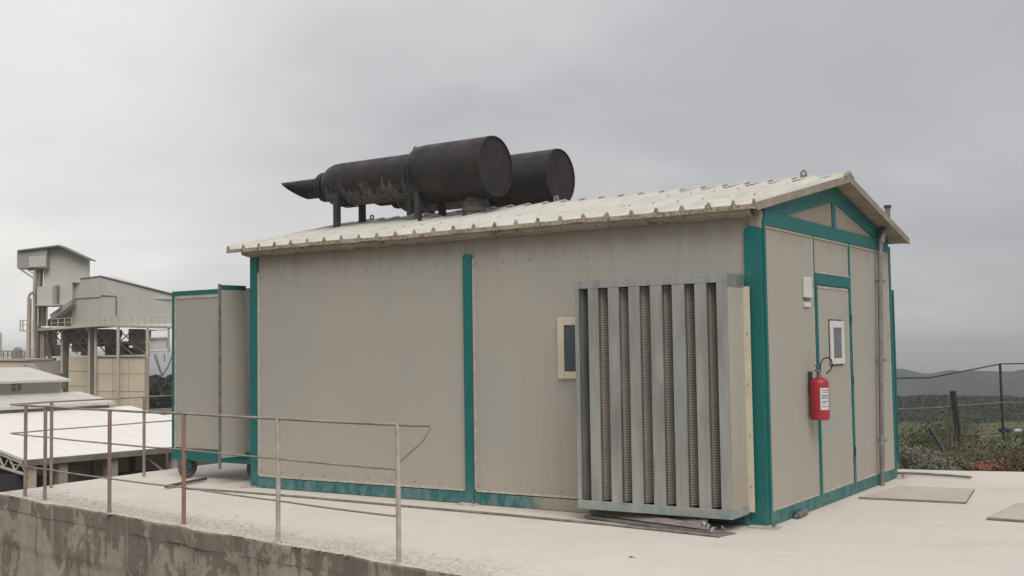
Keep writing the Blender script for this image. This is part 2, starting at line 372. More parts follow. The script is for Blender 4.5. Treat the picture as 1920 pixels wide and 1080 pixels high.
# ------------------------------------------------------------------ terrain
def terrain_z(x, y):
    dx, dy = x-CP.x, y-CP.y; r = math.hypot(dx, dy); az = math.degrees(math.atan2(-dx, dy))   # az: degrees left of +Y
    n = lambda s, k=0: noise.fractal(Vector((x*s+k, y*s-k, k)), 1, 2, 6)
    sm = lambda a, b, v: (lambda t: t*t*(3-2*t))(max(0, min(1, (v-a)/(b-a))))
    left = sm(42, 50, az)*(1-sm(120, 160, az))
    # right / ahead: gentle scrub, crest at about 30 m, valley, two ridges
    z = -.12 - .9*sm(14.5, 30, r) - 38*sm(32, 180, r)
    z += (n(.05)*1.2)*sm(18, 40, r)*(1-sm(100, 200, r))*.5
    mid = math.exp(-((r-300)/80)**2); z += mid*(26+n(.008, 3)*5)
    z -= 22*sm(400, 700, r)
    far = math.exp(-((r-950)/190)**2)
    prof = 40.2+1.2*math.exp(-((az-14.6)/1.0)**2)+2.5*n(.004, 9)+1.2*math.sin(az*1.7)+3*n(.03, 5)
    z += far*prof
    z -= 60*sm(1150, 1900, r)
    if left > 0:
        zl = -5-3*sm(60, 100, r)-4*sm(150, 220, r)-60*sm(260, 700, r)
        z = z*(1-left)+zl*left
    return z
def build_terrain():
    rs = [1.0]; 
    while rs[-1] < 16000: rs.append(rs[-1]*(1.035 if rs[-1] < 3000 else 1.12)+.05)
    az = []; a = -180.
    while a < 180: az.append(a); a += .35 if 5 < a < 62 else 4.
    vs = []; fs = []
    for r in rs:
        for a in az:
            x = CP.x-math.sin(R(a))*r; y = CP.y+math.cos(R(a))*r
            z = terrain_z(x, y)
            if r < 9: z = min(z, -.12)
            # keep under the slab and drop in front of the retaining wall
            if x > -9.4 and y < 5.6 and y > -14 and x < 14: z = min(z, -.3)
            if y < -3.4-.16*x and x < 1.4 and x > -60: z = min(z, -3.6)
            if x < -9.0: z = min(z, -5.0 if x < -11 else -3.5)
            vs.append((x, y, z))
    n = len(az)
    fs = [(i*n+k, (i+1)*n+k, (i+1)*n+(k+1) % n, i*n+(k+1) % n) for i in range(len(rs)-1) for k in range(n)]
    vs.append((CP.x, CP.y, -.3)); c = len(vs)-1
    fs += [(c, k, (k+1) % n) for k in range(n)]
    mb = MB(); mb.add(vs, fs, 0, True); o = mb.build('ground', 'ground', kind='structure'); return o
build_terrain()

# ------------------------------------------------------------------ slab and retaining wall
def edge_off(u, k, j): return (noise.noise(Vector((u*1.9, k, 1)))+.3*noise.noise(Vector((u*7, k, 2)))+.12*noise.noise(Vector((u*21, k, 5))))*j
def edge_pts(a, b, step, j):
    a, b = Vector(a), Vector(b); n = max(2, int((b-a).length/step)); nrm = Vector((-(b-a).y, (b-a).x)).normalized()
    return [a.lerp(b, i/n)+nrm*(edge_off(i*step, a.x, j) if 0 < i < n else 0) for i in range(n)]
cornerA, cornerB, cornerC = (-8.72, -1.83), (-.95, -3.07), (1.1, -14)
outl = edge_pts(cornerA, cornerB, .05, .07)+edge_pts(cornerB, cornerC, .2, .03)+edge_pts(cornerC, (14, -14), 2, 0)+edge_pts((14, -14), (14, 6.4), 2, .0) + \
       edge_pts((14, 6.4), (1.2, 5.45), .2, .12)+edge_pts((1.2, 5.45), (-.3, 5.12), .12, .08)+edge_pts((-.3, 5.12), (-9.0, 4.6), .3, .1)+edge_pts((-9.0, 4.6), (-9.0, .6), .2, .05)+edge_pts((-9.0, .6), cornerA, .1, .05)
bm = bmesh.new(); vv = [bm.verts.new((p.x, p.y, 0)) for p in outl]; bm.faces.new(vv)
bmesh.ops.recalc_face_normals(bm, faces=bm.faces)
if list(bm.faces)[0].normal.z < 0: bmesh.ops.reverse_faces(bm, faces=bm.faces)
ret = bmesh.ops.extrude_face_region(bm, geom=list(bm.faces)); 
for v in [g for g in ret['geom'] if isinstance(g, bmesh.types.BMVert)]: pass
newv = [g for g in ret['geom'] if isinstance(g, bmesh.types.BMVert)]
for v in vv: v.co.z = -.16
bmesh.ops.recalc_face_normals(bm, faces=bm.faces); bmesh.ops.triangulate(bm, faces=[f for f in bm.faces if len(f.verts) > 4])
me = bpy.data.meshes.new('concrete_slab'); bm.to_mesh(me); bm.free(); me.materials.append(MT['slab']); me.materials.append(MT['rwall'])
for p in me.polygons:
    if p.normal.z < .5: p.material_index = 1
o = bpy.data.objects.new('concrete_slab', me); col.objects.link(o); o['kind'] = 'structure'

wallroot = thing('retaining_wall', (-4.8, -2.5, -3.6), 'stained concrete retaining wall under the railing at the slab edge', 'wall')
def wall_face(a, b, nrm, name):
    a, b, nrm = Vector(a), Vector(b), Vector(nrm).normalized(); L = (b-a).length
    nu, nv = int(L/.05), 60; vs = []
    for i in range(nu+1):
        for j in range(nv+1):
            t = i/nu; z = -.155-3.5*(j/nv)**1.6
            p = a.lerp(b, t); u = t*L
            d = .012*noise.fractal(Vector((u*2.5, z*2.5, a.x)), 1, 2, 5)-.018
            if abs(a.x-cornerA[0]) < .01: d -= edge_off(u, a.x, .07)-.012
            # construction joints: shallow ledges following the pours
            zj = -.56+.02*noise.noise(Vector((u, 0, 3)))
            if z < zj: d -= .012
            if z < -1.3: d -= .012
            vs.append((p.x+nrm.x*d, p.y+nrm.y*d, z))
    fs = [(i*(nv+1)+j, i*(nv+1)+j+1, (i+1)*(nv+1)+j+1, (i+1)*(nv+1)+j) for i in range(nu) for j in range(nv)]
    mb = MB(); mb.add(vs, fs, 0, True); return mb.build(name, 'rwall', wallroot, fixn=True, auto=60)
dA = Vector(cornerB)-Vector(cornerA); nA = Vector((dA.y, -dA.x)).normalized(); 
wall_face(cornerA, cornerB, nA, 'front_face')
dB = Vector(cornerC)-Vector(cornerB); nB = Vector((dB.y, -dB.x)).normalized()
wall_face(cornerB, cornerC, nB, 'side_face')
wall_face((-9.0, 4.6), (-8.95, .6), (-1, 0), 'end_face'); wall_face((-8.95, .6), cornerA, (-1, -.05), 'end_face')

# crumbled cement along the edge: countless crumbs, one object
def crumb(mb, x, y, s, z=0):
    n = 5; vs = [(x+math.cos(k*1.2566+jit(.3))*s*random.uniform(.7, 1.2), y+math.sin(k*1.2566+jit(.3))*s*random.uniform(.7, 1.2), z) for k in range(n)]
    vs.append((x+jit(s*.4), y+jit(s*.4), z+s*random.uniform(.35, .9)))
    mb.add(vs, [(k, (k+1) % n, n) for k in range(n)])
mb = MB()
for i in range(6500):
    t = random.random()**.9; p = Vector(cornerA).lerp(Vector(cornerB), 1-t*.98); d = abs(random.gauss(0, .20))+.015
    cl = noise.noise(Vector((p.x*1.6, d*3, 2)))
    if cl < -.15 and random.random() < .75: continue
    crumb(mb, p.x-nA.x*d, p.y-nA.y*d, random.choice((.005, .008, .011, .016, .022)) if random.random() < .98 else .035, .0)
mb.build('cement_crumbs', 'rubble', kind='stuff')
mb = MB()
for i in range(500):
    x = random.uniform(-8.8, -6.6); y = random.uniform(3.0, 4.6)
    crumb(mb, x, y, random.uniform(.02, .10))
for i in range(160):
    crumb(mb, random.uniform(-1, 4), random.uniform(-3, 5), random.choice((.004, .006, .01)))
mb.build('scattered_gravel', 'rubble', kind='stuff')

# ------------------------------------------------------------------ CONTAINER BUILDING
L, W, H = 6.42, 4.18, 2.75
EZ, RZ, OY, YM = 2.835, 3.325, .15, W/2
bd_ = thing('container_building', (-L/2, W/2, 0), 'beige panel generator building with teal frame and low gable roof', 'building')
# walls: sandwich panels, each its own part
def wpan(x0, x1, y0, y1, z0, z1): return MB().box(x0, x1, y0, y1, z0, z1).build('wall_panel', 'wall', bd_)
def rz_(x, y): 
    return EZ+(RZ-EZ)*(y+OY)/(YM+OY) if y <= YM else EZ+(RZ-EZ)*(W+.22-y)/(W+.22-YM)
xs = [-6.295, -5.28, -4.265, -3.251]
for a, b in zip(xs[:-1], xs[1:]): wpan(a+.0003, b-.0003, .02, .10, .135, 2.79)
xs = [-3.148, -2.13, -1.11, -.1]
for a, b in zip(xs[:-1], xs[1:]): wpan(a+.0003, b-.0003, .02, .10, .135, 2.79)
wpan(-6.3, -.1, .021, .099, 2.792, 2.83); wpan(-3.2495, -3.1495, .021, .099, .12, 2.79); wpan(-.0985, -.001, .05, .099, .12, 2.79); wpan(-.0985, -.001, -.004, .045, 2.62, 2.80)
# trims (sealant lines) round the bays
def strip(name, m, *bx, bevel=0): return MB().box(*bx).build(name, m, bd_, bevel=bevel)
for a, b in ((-6.285, -3.262), (-3.135, -.12)):
    strip('trim', 'trim', a, b, .004, .02, .128, .150); strip('trim', 'trim', a-.014, a+.006, .004, .02, .15, 2.54); 
    if b < -1: strip('trim', 'trim', b-.006, b+.014, .004, .02, .15, 2.54)
for a, b in ((-6.25, -3.30), (-3.10, -1.72)):
    mb = MB()
    for k in range(int((b-a)/.33)+1):
        for z in (.19, 2.48): mb.box(a+k*.33-.006, a+k*.33+.006, .015, .021, z-.006, z+.006)
    mb.build('wall_screws', 'grey', bd_, kind='stuff')
# teal posts on long side (rounded top)
def post(x0, x1, y0, y1, ztop, mat='teal'):
    n = 8; wd = x1-x0; r = wd*.42; poly = [(x0, y0, 0), (x1, y0, 0), (x1, y0, ztop-.02)]
    for k in range(n+1):
        a = math.pi/2*k/n; poly.append((x0+r-r*math.sin(a), y0, ztop-r+r*math.cos(a)))
    return MB().prism(poly, (0, y1-y0, 0)).build('corner_post' if y1-y0 > .06 else 'post', mat, bd_, bevel=.004)
post(-6.42, -6.30, -.0, .12, 2.79); post(-3.250, -3.150, -.022, .0195, 2.59); post(-.152, 0.0, -.012, .045, 2.655)
strip('corner_post', 'teal', -.05, .02, .047, .085, 0, 2.72, bevel=.004)
strip('corner_post', 'teal', -.10, .012, 4.085, 4.18, 0, 2.74, bevel=.004); strip('corner_post', 'teal', -6.42, -6.3, 4.06, 4.18, 0, 2.74, bevel=.004)
# sills
strip('sill_beam', 'tealfade', -6.30, -3.252, -.008, .09, .004, .118, bevel=.004); strip('sill_beam', 'tealfade', -3.148, -.154, -.008, .09, .004, .118, bevel=.004)
strip('sill_beam', 'teal', -.09, .012, .087, 4.083, .004, .118, bevel=.004); strip('sill_beam', 'teal', -6.42, -6.33, .122, 4.058, .004, .118)
strip('sill_beam', 'teal', -6.298, -.102, 4.09, 4.17, .004, .118)
# base plates + bolts
for (x, y, dx, dy) in ((-6.42, 0.0, .10, .07), (-3.2, -.03, .11, .06), (-.02, .0, .13, .08), (0.02, 4.18, .09, .07)):
    bp = strip('base_plate', 'palepaint', x-dx, x+dx, y-dy-.02, y+dy-.02, .001, .014, bevel=.002)
    MB().tube([(x+dx*.7, y-dy*.6, .014), (x+dx*.7, y-dy*.6, .05)], .008, 8).tube([(x+dx*.7, y-dy*.6, .02), (x+dx*.7, y-dy*.6, .032)], .016, 6).build('bolt', 'grey', bp)
# gable wall facing the viewer's right
def gpan(y0, y1, z0, z1, name='wall_panel'): return MB().box(-.08, -.004, y0, y1, z0, z1).build(name, 'wall', bd_)
BZ0, BZ1 = 2.665, 2.80          # gable tie beam
gpan(.087, .14, .12, BZ0); gpan(.1425, 1.385, .12, BZ0)
gpan(1.42, 2.555, 2.30, BZ0); gpan(2.59, 3.53, .12, BZ0); gpan(3.5325, 4.083, .12, BZ0)
mul = lambda y0, y1, z0, z1: strip('mullion', 'teal', -.06, .010, y0, y1, z0, z1, bevel=.003)
mul(1.387, 1.418, .12, BZ0-.002); mul(2.557, 2.588, .12, BZ0-.002)
strip('tie_beam', 'teal', -.06, .014, .087, 4.083, BZ0, BZ1, bevel=.004)
# rafters and king post
for (ya, za, yb, zb) in ((.0, BZ1+.0, YM, 3.19), (4.18, BZ1, YM, 3.19)):
    s_ = 1 if yb > ya else -1
    MB().prism([(-.05, ya+s_*.087, 2.802), (-.05, ya+s_*.62, 2.802), (-.05, yb, 3.075), (-.05, yb, 3.235), (-.05, ya+s_*.087, 2.842)], (.062, 0, 0)).build('rafter', 'teal', bd_)
MB().box(-.045, .008, YM-.055, YM+.055, 2.802, 3.08).build('king_post', 'teal', bd_)
for s_ in (1, -1):
    MB().prism([(-.075, YM-s_*1.52, 2.802), (-.075, YM-s_*.03, 2.802), (-.075, YM-s_*.03, 3.12)], (.07, 0, 0)).build('gable_panel', 'wall', bd_)
# trims on gable
gt = lambda y0, y1, z0, z1: strip('trim', 'trim', -.004, .006, y0, y1, z0, z1)
for y0, y1, zt in ((.092, 1.385, BZ0), (2.59, 4.083, BZ0)):
    gt(y0, y1, BZ0-.018, BZ0-.002); gt(y0, y1, .12, .136); gt(y0, y0+.022, .137, BZ0-.019); gt(y1-.022, y1, .137, BZ0-.019)
gt(1.42, 2.555, BZ0-.018, BZ0-.002); gt(1.42, 2.555, 2.302, 2.318)
# door
strip('door_header', 'teal', -.06, .016, 1.42, 2.555, 2.185, 2.298, bevel=.004)
strip('door_jamb', 'teal', -.06, .016, 1.42, 1.468, .012, 2.183, bevel=.003); strip('door_jamb', 'teal', -.06, .016, 2.50, 2.555, .012, 2.183, bevel=.003)
dr = MB().box(-.045, .000, 1.471, 2.497, .10, 2.18).build('door', 'wall', bd_)
MB().box(0, .006, 1.475, 2.493, 2.155, 2.178).box(0, .006, 1.475, 1.492, .12, 2.153).box(0, .006, 2.478, 2.493, .12, 2.153).box(0, .006, 1.493, 2.477, .12, .14).build('door_edge', 'trim', dr)
fr = MB()
for b in ((1.83, 1.90, 1.385, 1.83), (2.19, 2.25, 1.385, 1.83), (1.90, 2.19, 1.385, 1.445), (1.90, 2.19, 1.76, 1.83)): fr.box(.0045, .026, *b)
fr.build('window_frame', 'white', dr, bevel=.004); MB().box(.001, .004, 1.815, 2.265, 1.37, 1.845).build('gasket', 'steel', dr); MB().box(.005, .014, 1.90, 2.19, 1.445, 1.76).build('window_pane', 'glassgrey', dr)
for z in (.45, 1.2, 1.85): MB().tube([(.018, 2.528, z-.05), (.018, 2.528, z+.05)], .012, 8).build('hinge', 'steel', bd_)
# window in the long wall, half hidden by the filter box
wf = MB()
for b in ((-2.112, -2.040, 1.292, 1.892), (-1.60, -1.52, 1.292, 1.892), (-2.04, -1.60, 1.292, 1.362), (-2.04, -1.60, 1.815, 1.892)): wf.box(b[0], b[1], -.018, .02, b[2], b[3])
wn = wf.build('window_frame', 'cream', bd_, bevel=.005); MB().box(-2.04, -1.60, -.004, .02, 1.362, 1.815).build('window_pane', 'glass', wn)
# back and far side walls
for i in range(6): MB().box(-6.3+i*1.033+.001, -6.3+(i+1)*1.033-.001, 4.09, 4.15, .12, 2.8).build('wall_panel', 'wall', bd_)
for i in range(4): MB().box(-6.40, -6.33, .122+i*.984+.001, .122+(i+1)*.984-.001, .12, 2.80).build('wall_panel', 'wall', bd_)
MB().prism([(-6.40, .12, 2.802), (-6.40, 4.06, 2.802), (-6.40, YM, 3.22)], (.06, 0, 0)).build('gable_panel', 'wall', bd_)
# dirt-caked soffit strip and eaves closure
mb = MB(); n = 240
for i in range(n):
    x0 = -6.44+i*6.40/n; x1 = x0+6.40/n
    d0 = .018+.02*noise.fractal(Vector((x0*4, 1, 0)), 1, 2, 4); d1 = .018+.02*noise.fractal(Vector((x1*4, 1, 0)), 1, 2, 4)
    a0 = .01*noise.noise(Vector((x0*9, 5, 0))); a1 = .01*noise.noise(Vector((x1*9, 5, 0)))
    mb.add([(x0, -.115+a0, 2.765-d0*.4), (x1, -.115+a1, 2.765-d1*.4), (x1, -.002, 2.755-d1), (x0, -.002, 2.755-d0), (x0, -.125+a0, 2.80), (x1, -.125+a1, 2.80), (x1, -.002, 2.82), (x0, -.002, 2.82)],
           [(0, 3, 2, 1), (0, 1, 5, 4), (4, 5, 6, 7)])
mb.build('soffit_closure', 'soffit', bd_)
# roof: ribbed sandwich sheets, four ribs each
PT = .2587; X0 = -6.665
def skew(x, y, side):
    # the near end of the roof is cut a little crooked, the ridge reaching out furthest
    if x > -.25:
        k = (x+.25)/.32; return x + k*((-.08+.125*(y+OY)/(YM+OY)) if side == 0 else .045)
    return x
def roof_sheet(k0, nr, side):
    ya, yb = (-OY, YM) if side == 0 else (W+.22, YM)
    za, zb = EZ, RZ; T = .045
    xa = X0+k0*PT; xb = xa+nr*PT
    pr = []
    for i in range(nr):
        b = xa+i*PT
        pr += [(b+.0015, 0), (b+.020, .044), (b+.044, .044), (b+.064, 0)]
    if k0+nr >= 26:
        b = xb; pr += [(b+.0015, 0), (b+.020, .044), (b+.044, .044), (b+.064, 0)]
    else: pr.append((xb-.0015, 0))
    n = len(pr); vs = []
    dz = .004*math.sin(k0*2.1)
    for (y, z) in ((ya, za), ((ya+yb)/2, (za+zb)/2), (yb, zb)):
        for (x, h) in pr: vs.append((skew(x, y, side), y, z+h+dz))
    ns = 3
    top = [(r*n+i, r*n+i+1, (r+1)*n+i+1, (r+1)*n+i) for r in range(ns-1) for i in range(n-1)]
    mb = MB(); mb.add(vs, top if side == 0 else [tuple(reversed(f)) for f in top], 0)
    # underside, eaves end and verge ends
    xl, xr = pr[0][0], pr[-1][0]
    lo = [(skew(x, y, side), y, z-T+dz) for (y, z) in ((ya, za), (yb, zb)) for x in (xl, xr)]
    mb.add(lo, [(0, 1, 3, 2) if side else (0, 2, 3, 1)], 1)
    for i in range(n-1):
        p, q = pr[i], pr[i+1]; fm = 2
        jg = lambda x: .012*noise.noise(Vector((x*14, side, 0)))
        mb.add([(skew(p[0], ya, side), ya, za-T+dz+jg(p[0])), (skew(q[0], ya, side), ya, za-T+dz+jg(q[0])), (skew(q[0], ya, side), ya, za+q[1]+dz-.004), (skew(p[0], ya, side), ya, za+p[1]+dz-.004)], [(0, 1, 2, 3)], fm)
        mb.add([(skew(p[0], ya, side), ya, za+p[1]+dz-.004), (skew(q[0], ya, side), ya, za+q[1]+dz-.004), (skew(q[0], ya, side), ya, za+q[1]+dz), (skew(p[0], ya, side), ya, za+p[1]+dz)], [(0, 1, 2, 3)], 0)
    for x in (xl, xr):
        mb.add([(skew(x, ya, side), ya, za-T+dz), (skew(x, yb, side), yb, zb-T+dz), (skew(x, yb, side), yb, zb+dz), (skew(x, ya, side), ya, za+dz)], [(0, 1, 2, 3)], 1)
    o = mb.build('roof_sheet', ['roof', 'sheet_under', 'foam'], bd_)
    if not side and k0 in (4, 12, 20, 24):
        xs_ = xa-.004; MB().bar((skew(xs_, ya, 0), ya+.01, za+.012), (skew(xs_, yb, 0), yb-.02, zb+.012), .012, .012).build('seam', 'rail', o)
    # screws
    sb = MB()
    for i in range(0, nr):
        for yy in (.32, 1.2):
            if side: continue
            x = xa+i*PT+.032; z = za+(zb-za)*(yy+OY)/(YM+OY)+.044
            sb.box(x-.007, x+.007, yy-.007, yy+.007, z-.003, z+.005)
    if not side: sb.build('screws', 'debris', o, kind='stuff')
for side in (0, 1):
    k = 0
    for nr in (4, 4, 4, 4, 4, 4, 2): roof_sheet(k, nr, side); k += nr
# ridge cap pieces between ribs (stepped), shared mesh
cap0 = None
for i in range(26):
    x = X0+i*PT+.066
    if cap0 is None:
        mb = MB(); ln = PT-.004
        P_ = [(-.10, -.0225), (0, 0), (.10, -.0225)]
        vs = []
        for (xx, hh) in ((0, .030), (ln, .056)):
            for (y, z) in P_: vs.append((xx, y, z+hh))
            for (y, z) in P_: vs.append((xx, y, z+hh-.012))
        mb.add(vs, [(0, 6, 7, 1), (1, 7, 8, 2), (3, 4, 10, 9), (4, 5, 11, 10), (0, 3, 9, 6), (2, 8, 11, 5), (0, 1, 4, 3), (1, 2, 5, 4), (6, 9, 10, 7), (7, 10, 11, 8)])
        cap0 = MB(); cap0.v, cap0.f, cap0.mi, cap0.sm = [(v[0]+x, v[1]+YM, v[2]+RZ) for v in mb.v], mb.f, mb.mi, mb.sm
        cap0 = cap0.build('ridge_cap', 'roof', bd_)
    else:
        c = cap0.copy(); c.location.x += i*PT; c.location.z += jit(.002)
        if i > 24: c.location.x += .03
        col.objects.link(c)
# verge flashings
for side, (ya, yb) in enumerate(((-OY, YM), (W+.22, YM))):
    xe = X0+26*PT+.064
    a = Vector((skew(xe, ya, side)+.004, ya, EZ)); b = Vector((skew(xe, yb, side)+.004, yb, RZ))
    MB().prism([a+Vector((0, 0, -.062)), b+Vector((0, 0, -.062)), b+Vector((0, 0, .012)), a+Vector((0, 0, .012))], (.004, 0, 0)).build('verge_flashing', 'verge', bd_)
MB().prism([(.14, YM-.14, RZ-.01), (.14, YM, RZ+.055), (.14, YM+.15, RZ-.008), (.14, YM+.13, RZ-.03), (.14, YM, RZ+.02), (.14, YM-.13, RZ-.03)], (.05, 0, 0)).build('ridge_end', 'sheet_under', bd_)
# lifting eyes on the ridge
def lift_eye(x, y, z, mat):
    mb = MB(); seg = 16; r1, r0_ = .042, .018
    for sx in (-.008, .008): pass
    outer = [(x-.035, y, z)]+[(x-.035*math.cos(math.pi*k/10)*1.0, y, z+.055+.038*math.sin(math.pi*k/10)) for k in range(11)]+[(x+.035, y, z)]
    ring = [(x+math.cos(2*math.pi*k/24)*.017, y, z+.055+math.sin(2*math.pi*k/24)*.017) for k in range(24)]
    bm = bmesh.new(); ov = [bm.verts.new(p) for p in outer]; rv = [bm.verts.new(p) for p in ring]
    ed = [bm.edges.new((ov[i], ov[(i+1) % len(ov)])) for i in range(len(ov))]+[bm.edges.new((rv[i], rv[(i+1) % 24])) for i in range(24)]
    bmesh.ops.triangle_fill(bm, edges=ed, use_beauty=True)
    g = bmesh.ops.extrude_face_region(bm, geom=list(bm.faces)); bmesh.ops.translate(bm, verts=[q for q in g['geom'] if isinstance(q, bmesh.types.BMVert)], vec=(0, .014, 0))
    bmesh.ops.recalc_face_normals(bm, faces=bm.faces)
    bmesh.ops.translate(bm, verts=bm.verts, vec=-ROOTLOC[bd_.name])
    me = bpy.data.meshes.new('lifting_eye'); bm.to_mesh(me); bm.free(); me.materials.append(MT[mat])
    o = bpy.data.objects.new('lifting_eye', me); col.objects.link(o); o.parent = bd_
lift_eye(-6.25, YM-.05, RZ+.01, 'galvdark'); lift_eye(-3.34, YM-.06, RZ+.01, 'galv'); lift_eye(-.30, YM-.02, RZ+.02, 'galvdark')

# ------------------------------------------------------------------ intake filter box
fx0, fx1, fy, fz0, fz1 = -1.665, -.155, -.435, .14, 2.215
fb = thing('filter_box', ((fx0+fx1)/2, fy/2, fz0), 'galvanised air intake filter box with tall slats on the long wall', 'filter box')
MB().box(fx0, fx1, fy+.02, -.024, fz1-.03, fz1).build('top_panel', 'galv', fb)
mb = MB().box(fx0-.003, fx1+.003, fy, fy+.02, fz1-.075, fz1+.004).build('front_header', 'galv', fb, bevel=.003)
MB().box(fx1-.02, fx1+.0045, fy+.02, -.026, fz1-.11, fz1+.0035).build('side_header', 'galv', fb, bevel=.003)
MB().box(fx0-.003, fx1+.004, fy-.002, fy+.02, fz0-.03, fz0+.05).build('front_sill', 'tealgrey', fb, bevel=.003)
MB().box(fx1-.02, fx1+.006, fy+.02, -.026, fz0-.03, fz0+.05).build('side_sill', 'tealgrey', fb, bevel=.003)
MB().box(fx0, fx1-.02, fy+.02, -.026, fz0-.02, fz0).build('bottom_panel', 'galvdark', fb)
MB().box(fx1-.022, fx1, fy+.03, -.026, fz0+.05, fz1-.11).build('side_panel', 'wall', fb)
MB().box(fx0, fx0+.02, fy+.02, -.026, fz0+.0, fz1-.03).build('side_panel', 'galv', fb)
MB().box(fx0+.02, fx1-.022, -.05, -.03, fz0, fz1-.03).build('back_panel', 'galvdark', fb)
MB().box(-.245, fx1+.0, fy+.001, fy+.03, fz0+.05, fz1-.075).build('end_stile', 'galv', fb, bevel=.003)
MB().box(fx0, fx0+.045, fy+.001, fy+.03, fz0+.05, fz1-.075).build('end_stile', 'galv', fb, bevel=.003)
MB().box(fx1-.0, fx1+.0585, -.052, -.045, fz0-.01, fz1-.10).build('cover_strip', 'cream', fb)
mb = MB()
for z in (.35, .8, 1.25, 1.7): mb.tube([(fx1+.03, -.045, z), (fx1+.03, -.058, z)], .007, 8)
mb.build('rivet', 'rust', fb)
edges = [(-1.522, -1.415), (-1.312, -1.202), (-1.101, -.990), (-.884, -.768), (-.669, -.548), (-.452, -.339)]
slat0 = None
zb_, zt_ = fz0+.05, fz1-.075
for i, (a, b) in enumerate(edges):
    # folded channel cap
    s = MB(); wd = b-a
    s.box(a, b, fy+.004, fy+.010, zb_, zt_); s.box(a, a+.004, fy+.010, fy+.05, zb_, zt_); s.box(b-.004, b, fy+.010, fy+.05, zb_, zt_)
    s.build('slat', 'galv', fb, bevel=.0015)
    nx = edges[i+1][0] if i < 5 else -.245
    # pleated media: on the flank running back from this slat, horizontal folds
    m_ = MB(); np_ = 84; y0_, y1_ = fy+.05, fy+.215; xa_, xb_ = b-.004, b+(nx-b)*.70
    vs = []
    for k in range(np_*2+1):
        z = zb_+(zt_-zb_)*k/(np_*2); off = .006 if k % 2 else 0
        vs.append((xa_+.002+off, y0_, z)); vs.append((xb_+off, y1_, z))
    m_.add(vs, [(2*k, 2*k+1, 2*k+3, 2*k+2) for k in range(np_*2)], 0)
    m_.build('filter_pleats', 'filt', fb)
    MB().prism([(nx+.004, y0_, zb_), (nx+.008, y0_, zb_), (xb_+.018, y1_, zb_), (xb_+.014, y1_, zb_)], (0, 0, zt_-zb_)).build('cell_side', 'galvdark', fb)
    MB().box(xb_-.01, xb_+.03, y1_+.001, y1_+.01, zb_, zt_).build('cell_back', 'galvdark', fb)
# first cell is plain sheet
MB().prism([(fx0+.046, fy+.03, zb_), (fx0+.05, fy+.03, zb_), (-1.517, fy+.20, zb_), (-1.522, fy+.20, zb_)], (0, 0, zt_-zb_)).build('cell_side', 'galvdark', fb)
MB().box(-1.527, -1.515, fy+.05, fy+.21, zb_, zt_).build('cell_side', 'galvdark', fb)

